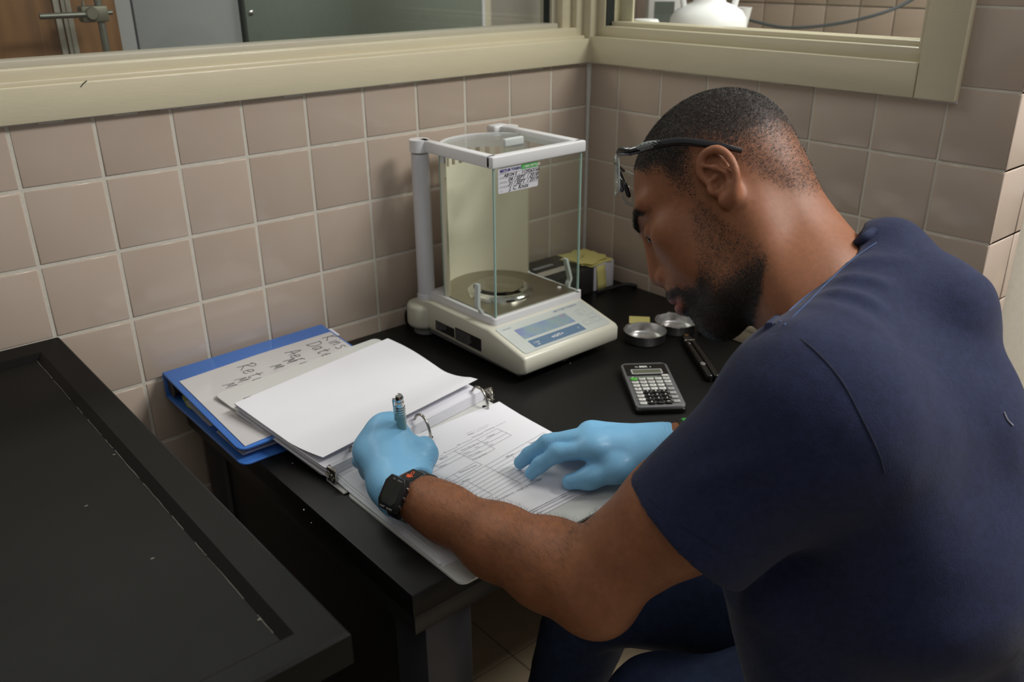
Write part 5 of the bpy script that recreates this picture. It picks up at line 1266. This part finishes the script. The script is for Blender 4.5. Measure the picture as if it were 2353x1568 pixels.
for ft in (FL, FR):
    q = Field(); d_ = V3(-.62, .78, 0); q.flat(V3(ft[0], ft[1], .045)-d_*.03, V3(ft[0], ft[1], .036)+d_*.15, .045, .040, (0, 0, 1), .8, .02).cone(V3(ft[0], ft[1], .05), V3(ft[0], ft[1], .10), .046, .05, .02)
    q.half(V3(ft[0], ft[1], .002), (0, 0, -1), V3(ft[0], ft[1], -.2), .25)
    c0 = V3(ft[0], ft[1], .05); SV, SF = q.mesh(c0-.22, c0+.22, .007); SV = relax(SV, SF, 1, .4); SV[:, 2] = np.maximum(SV[:, 2], .001)
    np_obj('shoe', SV, SF, mat('dark_shoe', srgb(40, 40, 44), .6, noise=.1), person)

# --- gloves ------------------------------------------------------
GLOVE = np.array(srgb(122, 182, 222)[:3])
GM = tone_mat('blue_nitrile', .50, .12, 500, spec=.4, var=.04, vscale=80, sub=.0, coat=.05)
def wrinkle(P, d, c, ax, near, amp):
    u = (P-c)@ax; m_ = (np.abs(d) < .012)
    w = np.exp(-(u/near)**2); n_ = hashnoise(P, 90, 31)
    d = d-(amp*w*np.sin((u+.006*(n_-.5))*1500)*m_*(.4+.6*hashnoise(P, 40, 33))).astype(np.float32)
    return d
GO = .0010
# left hand, closed round the pen
gl = Field(); n_l = V3(-.15, -.45, .88)
mi, mm, mr, mp = V3(-.8265, -.4640, .8440), V3(-.8425, -.4600, .8420), V3(-.8570, -.4630, .8330), V3(-.8675, -.4700, .8190)
gl.flat(WL+V3(.002, -.004, 0), (mi+mm)/2, .031, .0245, n_l, .66, .02); gl.flat(WL+V3(-.004, 0, 0), (mr+mp)/2, .029, .0225, n_l, .68, .02)
gl.flat(mi, mp, .0155, .0135, n_l, .95, .014)
gl.chain([mi, V3(-.806, -.4300, .8330), V3(-.7975, -.4355, .8090), V3(-.8020, -.4520, .7900)], [.0122, .0112, .0098, .0088], .006)
gl.chain([mm, V3(-.826, -.4245, .8240), V3(-.8140, -.4330, .7990), V3(-.8130, -.4500, .7840)], [.0124, .0114, .0100, .0090], .005)
gl.chain([mr, V3(-.846, -.4300, .8100), V3(-.8330, -.4400, .7890), V3(-.8280, -.4560, .7800)], [.0120, .0108, .0096, .0088], .005)
gl.chain([mp, V3(-.865, -.4430, .7980), V3(-.8520, -.4500, .7830), V3(-.8430, -.4640, .7785)], [.0112, .0098, .0088, .0080], .005)
gl.chain([V3(-.846, -.540, .806), V3(-.8085, -.5130, .8180), V3(-.7930, -.4900, .8110), V3(-.7990, -.4680, .7945)], [.0215, .0155, .0125, .0100], .014)
gl.cone(V3(-.812, -.505, .820), mi+V3(.004, -.012, -.006), .0110, .0110, .014)         # web of the thumb
gl.cone(V3(-.862, -.50, .800), V3(-.868, -.475, .797), .018, .014, .02)                # heel on the little-finger side
cuffL = WL+(EL-WL)/np.linalg.norm(EL-WL)*.004; aL = (EL-WL)/np.linalg.norm(EL-WL)
gl.flat(WL-aL*.02, cuffL, .0335, .0345, V3(.25, 0, 1), .80, .015)
gl.half(cuffL, aL, cuffL+aL*.05, .075)
gl.flat(cuffL-aL*.006, cuffL+aL*.02, .0328, .0338, V3(.25, 0, 1), .79, .002, 's')
gl.ell(PEN_B+(PEN_T-PEN_B)*.48, (.0062, .0062, .05), .002, np.stack([np.array(v) for v in (Vector(PMx.col[0][:3]), Vector(PMx.col[1][:3]), Vector(PMx.col[2][:3]))], 1), 's') if False else None
GV, GF = gl.mesh(V3(-.93, -.61, .765), V3(-.765, -.40, .88), .0015, post=lambda P, d: wrinkle(P, d, cuffL-aL*.008, aL, .012, .0007))
GV = relax(GV, GF, 2, .4); GV[:, 2] = np.maximum(GV[:, 2], .7700)
np_obj('glove', GV, GF, GM, person, np.repeat(GLOVE[None], len(GV), 0))
# right hand, flat on the form
gr = Field(); n_r = V3(-.10, -.25, .96)
ri, rm, rr_, rp = V3(-.6330, -.6530, .8180), V3(-.6220, -.6300, .8220), V3(-.6040, -.6150, .8140), V3(-.5850, -.6060, .8040)
gr.flat(WR+V3(-.004, -.004, .002), (ri+rm)/2, .0300, .0240, n_r, .66, .02); gr.flat(WR+V3(.002, .008, 0), (rr_+rp)/2, .0285, .0220, n_r, .70, .02)
gr.flat(ri, rp, .0150, .0130, n_r, .95, .012)
gr.chain([ri, V3(-.6680, -.6190, .8110), V3(-.6850, -.6030, .7930), V3(-.6940, -.5955, .7800)], [.0126, .0114, .0102, .0088], .006)
gr.chain([rm, V3(-.6640, -.5940, .8140), V3(-.6800, -.5760, .7940), V3(-.6875, -.5655, .7800)], [.0126, .0116, .0104, .0090], .005)
gr.chain([rr_, V3(-.6380, -.5780, .8000), V3(-.6330, -.5780, .7860), V3(-.6200, -.5900, .7800)], [.0122, .0110, .0098, .0088], .005)
gr.chain([rp, V3(-.6080, -.5820, .7940), V3(-.6060, -.5830, .7840), V3(-.5960, -.5920, .7790)], [.0110, .0098, .0088, .0080], .005)
gr.chain([V3(-.5760, -.6900, .8000), V3(-.6220, -.6840, .7960), V3(-.6520, -.6640, .7870), V3(-.6710, -.6460, .7810)], [.0205, .0150, .0125, .0105], .014)
gr.cone(V3(-.615, -.680, .800), ri+V3(.008, -.010, -.012), .0100, .0095, .012)
aR = (ER-WR)/np.linalg.norm(ER-WR); cuffR = WR+aR*.019
gr.flat(WR-aR*.01, cuffR, .0325, .0335, V3(0, 0, 1), .82, .015)
gr.half(cuffR, aR, cuffR+aR*.05, .075)
gr.flat(cuffR-aR*.006, cuffR+aR*.02, .0318, .0328, V3(0, 0, 1), .81, .002, 's')
def rw(P, d):
    d = wrinkle(P, d, cuffR-aR*.012, aR, .020, .0007)
    for c_ in (V3(-.668, -.619, .811), V3(-.664, -.594, .814), V3(-.685, -.603, .793), V3(-.68, -.576, .794)):
        ax_ = V3(-.70, .62, -.35); u = (P-c_)@ax_; rr2 = np.linalg.norm(P-c_, axis=1)
        d = d-(.0006*np.exp(-(rr2/.013)**2)*np.sin(u*1500)).astype(np.float32)
    return d
GV, GF = gr.mesh(V3(-.72, -.76, .762), V3(-.47, -.54, .86), .0015, post=rw)
GV = relax(GV, GF, 2, .4); GV[:, 2] = np.maximum(GV[:, 2], .7700)
np_obj('glove', GV, GF, GM, person, np.repeat(GLOVE[None], len(GV), 0))
# ------------------------------------------------------------------ safety glasses pushed up on the forehead
gl_o = thing('safety_glasses', 'clear safety glasses with black and grey arms pushed up on the man\'s forehead', 'glasses', tuple(H(.07, 0, .09)))
GB = mat('black_gloss_plastic', srgb(26, 27, 32), .2, noise=.05, coat=.3); GGY = mat('grey_grip', srgb(112, 118, 116), .5, noise=.04)
def arm(sgn):
    P = [H(x, sgn*y, z) for x, y, z in ((.0690, .0660, .0965), (.0610, .0710, .0885), (.0361, .0785, .0766), (.0098, .0815, .0626), (-.0116, .0820, .0440), (-.0256, .0815, .0310), (-.0400, .0805, .0150))]
    return smoothpath(P, 6)
upv = HR@np.array([.35, 0, .94])
for sgn in (1, -1):
    pts = arm(sgn); k = len(pts)
    rs_ = [np.interp(i/(k-1), [0, .12, .3, .6, .9, 1], [.0042, .0042, .0048, .0046, .0034, .0028]) for i in range(k)]
    a_ = MB().tube(pts, rs_, 10, flat=1.0, up=upv); a_.build('temple_arm', GB, gl_o, smooth=60, world=True)
    i0, i1 = int(k*.24), int(k*.50)
    off = HR@np.array([.0008, sgn*.0012, .0010])
    MB().tube([p+off for p in pts[i0:i1]], [rs_[i]*1.03*np.interp(i, [i0, i0+2, i1-6, i1-1], [.5, 1, .95, .25]) for i in range(i0, i1)], 10, up=upv).build('grip', GGY, gl_o, smooth=60, world=True)
    for q in range(5):
        c_ = Vector(pts[i0+2+q]); d_ = (Vector(pts[i0+3+q])-c_).normalized()
        o_ = Vector(HR[:, 1])*sgn*.0052
        u_ = Vector(upv); MB().tube([c_+o_-u_*.0034+d_*.0012, c_+o_+u_*.0034-d_*.0012], .0006, 6).build('grip_slot', GB, gl_o, world=True)
    MB().tube([H(.0730, sgn*.0600, .1000), H(.0700, sgn*.0655, .0970), H(.0600, sgn*.0712, .0880)], [.0040, .0052, .0050], 10, up=upv).build('hinge', GB, gl_o, smooth=60, world=True)
LENS = glass_mat('clear_polycarbonate', (.90, .92, .92, 1))
ctop, cbot = [], []
def lensP(u, v):
    """u -1..1 across, v 0 top .. 1 bottom"""
    b_ = .0165*(1-u*u); s_ = abs(u)
    yb = u*(.061-.010*v)
    x = .0736+(.0945-.0736)*v+.864*b_; z = .0998+(.064-.0998)*v+.504*b_
    return H(x, yb, z)
for sgn in (1, -1):
    rows = []
    for j in range(9):
        v = j/8; row = []
        for i in range(13):
            w = i/12; lim = 1-.10*(v-.45)**2
            lo_ = .10+.30*max(0, v-.45)**1.2
            u = sgn*(lo_+(lim-lo_)*w); vv = v*(.78+.22*min(1, (w+.0)/.35)) if v > .5 else v
            row.append(lensP(u, vv))
        rows.append(row)
    lo = MB().grid(rows).build('lens', LENS, gl_o, smooth=80, world=True); md = lo.modifiers.new('depth', 'SOLIDIFY'); md.thickness = .0020; md.offset = 0
    rim = [rows[0][i] for i in range(13)]+[rows[j][12] for j in range(1, 9)]+[rows[8][i] for i in range(11, -1, -1)]
    MB().tube(rim, .0010, 6).build('lens_edge', mat('clear_edge', srgb(190, 198, 198), .1, noise=.03, trans=.5), gl_o, smooth=60, world=True)
MB().tube([lensP(-.30, .02), lensP(0, -.01), lensP(.30, .02)], .0022, 8).build('bridge', GB, gl_o, smooth=60, world=True)
for sgn in (1, -1):
    MB().tube(smoothpath([lensP(sgn*.12, .12), H(.0925, sgn*.010, .090), H(.0945, sgn*.013, .082), H(.0970, sgn*.017, .073)], 5), [.0016]*6+[.0030]*9+[.002], 8).build('nose_pad', GB, gl_o, smooth=60, world=True)

# ------------------------------------------------------------------ wristwatch on the left arm
def band_frame(c, ax_, up_):
    ax_ = np.array(ax_)/np.linalg.norm(ax_); n1 = np.array(up_, float); n1 = n1-ax_*(n1@ax_); n1 /= np.linalg.norm(n1); n2 = np.cross(n1, ax_)
    return c, ax_, n1, n2
def band(c, ax_, n1, n2, ra, rb, w, t, a0=0, a1=360, n=56):
    """elliptic strap; angle measured from n2 towards n1"""
    mb = MB(); vs = []; full = (a1-a0) >= 360
    m_ = n if full else n+1
    for i in range(m_):
        a = math.radians(a0+(a1-a0)*i/n); cs, sn = math.cos(a), math.sin(a)
        nrm = n2*cs/ra+n1*sn/rb; nrm /= np.linalg.norm(nrm)
        p = c+n2*cs*ra+n1*sn*rb
        for dw, dt in ((-.5, 0), (-.5, .75), (-.38, 1), (.38, 1), (.5, .75), (.5, 0)): vs.append(p+ax_*w*dw+nrm*t*dt)
    fs = []
    for i in range(n if full else n):
        i2 = (i+1) % m_
        for q in range(6): fs.append((6*i+q, 6*i+(q+1) % 6, 6*i2+(q+1) % 6, 6*i2+q))
    if not full: fs += [tuple(range(6)), tuple(range(6*n, 6*n+6))]
    mb._add(vs, fs); return mb
camo = bpy.data.materials.new('camouflage_strap'); camo.use_nodes = True; MATS['camouflage_strap'] = camo
nt = camo.node_tree; b = nt.nodes['Principled BSDF']; b.inputs['Roughness'].default_value = .5
tc = nt.nodes.new('ShaderNodeTexCoord'); nz = nt.nodes.new('ShaderNodeTexNoise'); nz.inputs['Scale'].default_value = 110; nz.inputs['Detail'].default_value = 2
cr = nt.nodes.new('ShaderNodeValToRGB'); cr.color_ramp.interpolation = 'CONSTANT'; els = cr.color_ramp.elements
els[0].position = 0; els[0].color = srgb(30, 38, 44); els[1].position = .47; els[1].color = srgb(58, 78, 88); e = els.new(.57); e.color = srgb(104, 128, 122); e = els.new(.66); e.color = srgb(44, 50, 58)
nt.links.new(tc.outputs['Object'], nz.inputs['Vector']); nt.links.new(nz.outputs['Fac'], cr.inputs[0]); nt.links.new(cr.outputs[0], b.inputs['Base Color'])
Wc = WL+aL*.020
c_, ax_, n1, n2 = band_frame(Wc, aL, (.25, 0, 1))
if n2[0] > 0: n2 = -n2
watch = thing('wristwatch', 'black square digital watch with a camouflage strap on the left wrist', 'watch', tuple(Wc))
RA, RB = .0355, .0300
band(c_, ax_, n1, n2, RA, RB, .018, .0022, 40, 330).build('strap', camo, watch, smooth=50, world=True)
ang0 = math.radians(20); dirn = n2*math.cos(ang0)/RA+n1*math.sin(ang0)/RB; dirn /= np.linalg.norm(dirn)
pc = c_+n2*math.cos(ang0)*RA+n1*math.sin(ang0)*RB
WM = frame(tuple(pc), tuple(ax_), tuple(np.cross(dirn, ax_)))
WM = frame(tuple(pc), tuple(ax_), tuple(np.cross(dirn, ax_)))
RES = mat('black_resin', srgb(24, 24, 26), .35, noise=.06)
octo = [(-.018, -.012), (-.012, -.021), (.012, -.021), (.018, -.012), (.018, .012), (.012, .021), (-.012, .021), (-.018, .012)]
MB().prism(octo, -.001, .0095, WM, bev=.0022).build('case', RES, watch, smooth=40, world=True)
MB().prism([(x*.72, y*.68) for x, y in octo], .0094, .0101, WM).build('crystal', mat('dark_crystal', srgb(34, 42, 40), .08, noise=.05), watch, world=True)
for y in (.012, -.012, 0):
    for sx in (1, -1): MB().cyl((sx*.0175, y, .004), (sx*.0200, y, .004), .0018, n=12, M=WM).build('button', CHROME, watch, smooth=50, world=True)
mb = MB()
for s_, u, v in (('WR', -.006, .0160), ('20BAR', .002, .0160), ('LIGHT', -.010, -.0188), ('ALARM', .002, -.0188)): text_mb(mb, s_, .0032, WM @ Matrix.Translation((u, v, .0097)))
mb.build('case_lettering', mat('silver_print', srgb(176, 176, 172), .4, noise=.03), watch, world=True)
for a in (42, -22):
    aa = math.radians(a); q_ = c_+n2*math.cos(aa)*(RA+.001)+n1*math.sin(aa)*(RB+.001); dn = n2*math.cos(aa)/RA+n1*math.sin(aa)/RB; dn /= np.linalg.norm(dn)
    LMx = frame(tuple(q_), tuple(ax_), tuple(np.cross(dn, ax_))); MB().box((-.0105, -.007, -.001), (.0105, .007, .0042), LMx, bev=.0016).build('lug', RES, watch, smooth=50, world=True)
a_l = math.radians(72); dl = n2*math.cos(a_l)/RA+n1*math.sin(a_l)/RB; dl /= np.linalg.norm(dl); ql = c_+n2*math.cos(a_l)*RA+n1*math.sin(a_l)*RB
LG = frame(tuple(ql+dl*.0021), tuple(-np.cross(dl, ax_)), tuple(-ax_))
if (LG.to_3x3() @ Vector((0, 0, 1))).dot(Vector(dl)) < 0: LG = frame(tuple(ql+dl*.0021), tuple(np.cross(dl, ax_)), tuple(-ax_))
MB().box((-.0112, -.0092, -.0006), (.0112, .0092, .0008), LG, bev=.0004).build('logo_patch', mat('patch_black', srgb(16, 16, 16), .5, noise=.05), watch, world=True)
mb = MB(); z_ = LG @ Matrix.Translation((0, 0, .0011))
for q in range(7):
    t_ = math.radians(100+q*26); stroke_mb(mb, [(-.0012, -.0004), (-.0012+.0062*math.cos(t_), -.0004+.0056*math.sin(t_))], .0012, z_)
stroke_mb(mb, [(-.001, .001), (.002, .0028), (.0052, .0038), (.0066, .0034), (.0058, .0014), (.003, -.0006), (-.001, -.001)], .0009, z_)
mb.ball((-.0012, -.0003, 0), .0016, M=z_, n=6, sc=(1, 1, .1)) if False else None
stroke_mb(mb, [(-.0028, -.0006), (.0002, .0004)], .0030, z_); stroke_mb(mb, [(.0060, .0044), (.0066, .0024)], .0007, z_)
mb.build('orange_emblem', mat('orange_print', srgb(236, 96, 48), .5, noise=.03), watch, world=True)

# ------------------------------------------------------------------ rubber bands on the right wrist
for nm, lab, off, ra, rb, w, t_, col in (('wristband', 'thin black wristband next to the right glove cuff', .0105, .0338, .0292, .005, .0022, (18, 18, 18)),
                                         ('wristband', 'bright green rubber wristband on the right wrist', .0175, .0350, .0305, .0070, .0026, (72, 176, 84)),
                                         ('wristband', 'wide black rubber wristband with white lettering on the right wrist', .0285, .0350, .0305, .013, .0024, (30, 30, 31))):
    c2, a2, m1, m2 = band_frame(cuffR+aR*off, aR, (0, 0, 1))
    o = band(c2, a2, m1, m2, ra, rb, w, t_).build(nm, mat('band_%d_%d' % (col[1], int(w*1e4)), srgb(*col), .5, noise=.05), smooth=50)
    tag(o, lab, 'wristband', 'wristbands on the right wrist')
    if w > .01:
        aa = math.radians(62); cand = []
        for sg in (1, -1):
            q_ = c2+m2*math.cos(aa)*sg*(ra+t_)+m1*math.sin(aa)*(rb+t_); cand.append((np.linalg.norm(q_-CAM_C), sg, q_))
        _, sg, q_ = min(cand, key=lambda e_: e_[0])
        dn = m2*math.cos(aa)*sg/ra+m1*math.sin(aa)/rb; dn /= np.linalg.norm(dn)
        TMx = frame(tuple(q_+dn*.0006), tuple(np.cross(dn, a2)), tuple(a2))
        if (TMx.to_3x3() @ Vector((0, 0, 1))).dot(Vector(dn)) < 0: TMx = frame(tuple(q_+dn*.0006), tuple(-np.cross(dn, a2)), tuple(a2))
        mb = MB(); text_mb(mb, 'IP', .0105, TMx @ Matrix.Translation((0, -.0035, 0)), align='CENTER', bold=.0002)
        mb.build('band_lettering', MATS['white_print'], o)

# ------------------------------------------------------------------ chair under the man
ch = thing('office_chair', 'grey swivel chair under the seated man, mostly out of view', 'chair', (-.42, -1.06, 0))
CF = mat('grey_seat_fabric', srgb(112, 112, 112), .8, noise=.1, nscale=200, bump=.3, bscale=500)
MB().prism(rrect(-.20, .20, -.20, .18, .06), .42, .475, Matrix.Rotation(math.radians(35), 4, 'Z'), bev=.018, seg=3).build('seat', CF, ch, smooth=50)
MB().box((-.17, -.20, .60), (.17, -.165, .82), Matrix.Rotation(math.radians(35), 4, 'Z') @ Matrix.Translation((0, -.03, 0)), bev=.015, seg=3).build('backrest', CF, ch, smooth=50)
BKM = mat('chair_black', srgb(26, 26, 26), .4, noise=.06)
MB().tube(smoothpath([(.08, -.10, .45), (.135, -.19, .46), (.150, -.21, .56), (.128, -.185, .66)], 5), .014, 10).build('back_bar', BKM, ch, smooth=60)
MB().cyl((0, 0, .10), (0, 0, .42), .025, n=20).build('column', BKM, ch, smooth=50)
for q in range(5):
    a = math.radians(72*q+10); MB().tube([(0, 0, .11), (.26*math.cos(a), .26*math.sin(a), .075)], [.024, .014], 10).build('foot_spoke', BKM, ch, smooth=60)
    MB().lathe([(.0005, -.012), (.024, -.012), (.026, 0), (.024, .012), (.0005, .012)], 20, Matrix.Translation((.26*math.cos(a), .26*math.sin(a), .0265)) @ Matrix.Rotation(a, 4, 'Z') @ Matrix.Rotation(math.pi/2, 4, 'X')).build('castor', BKM, ch, smooth=50)
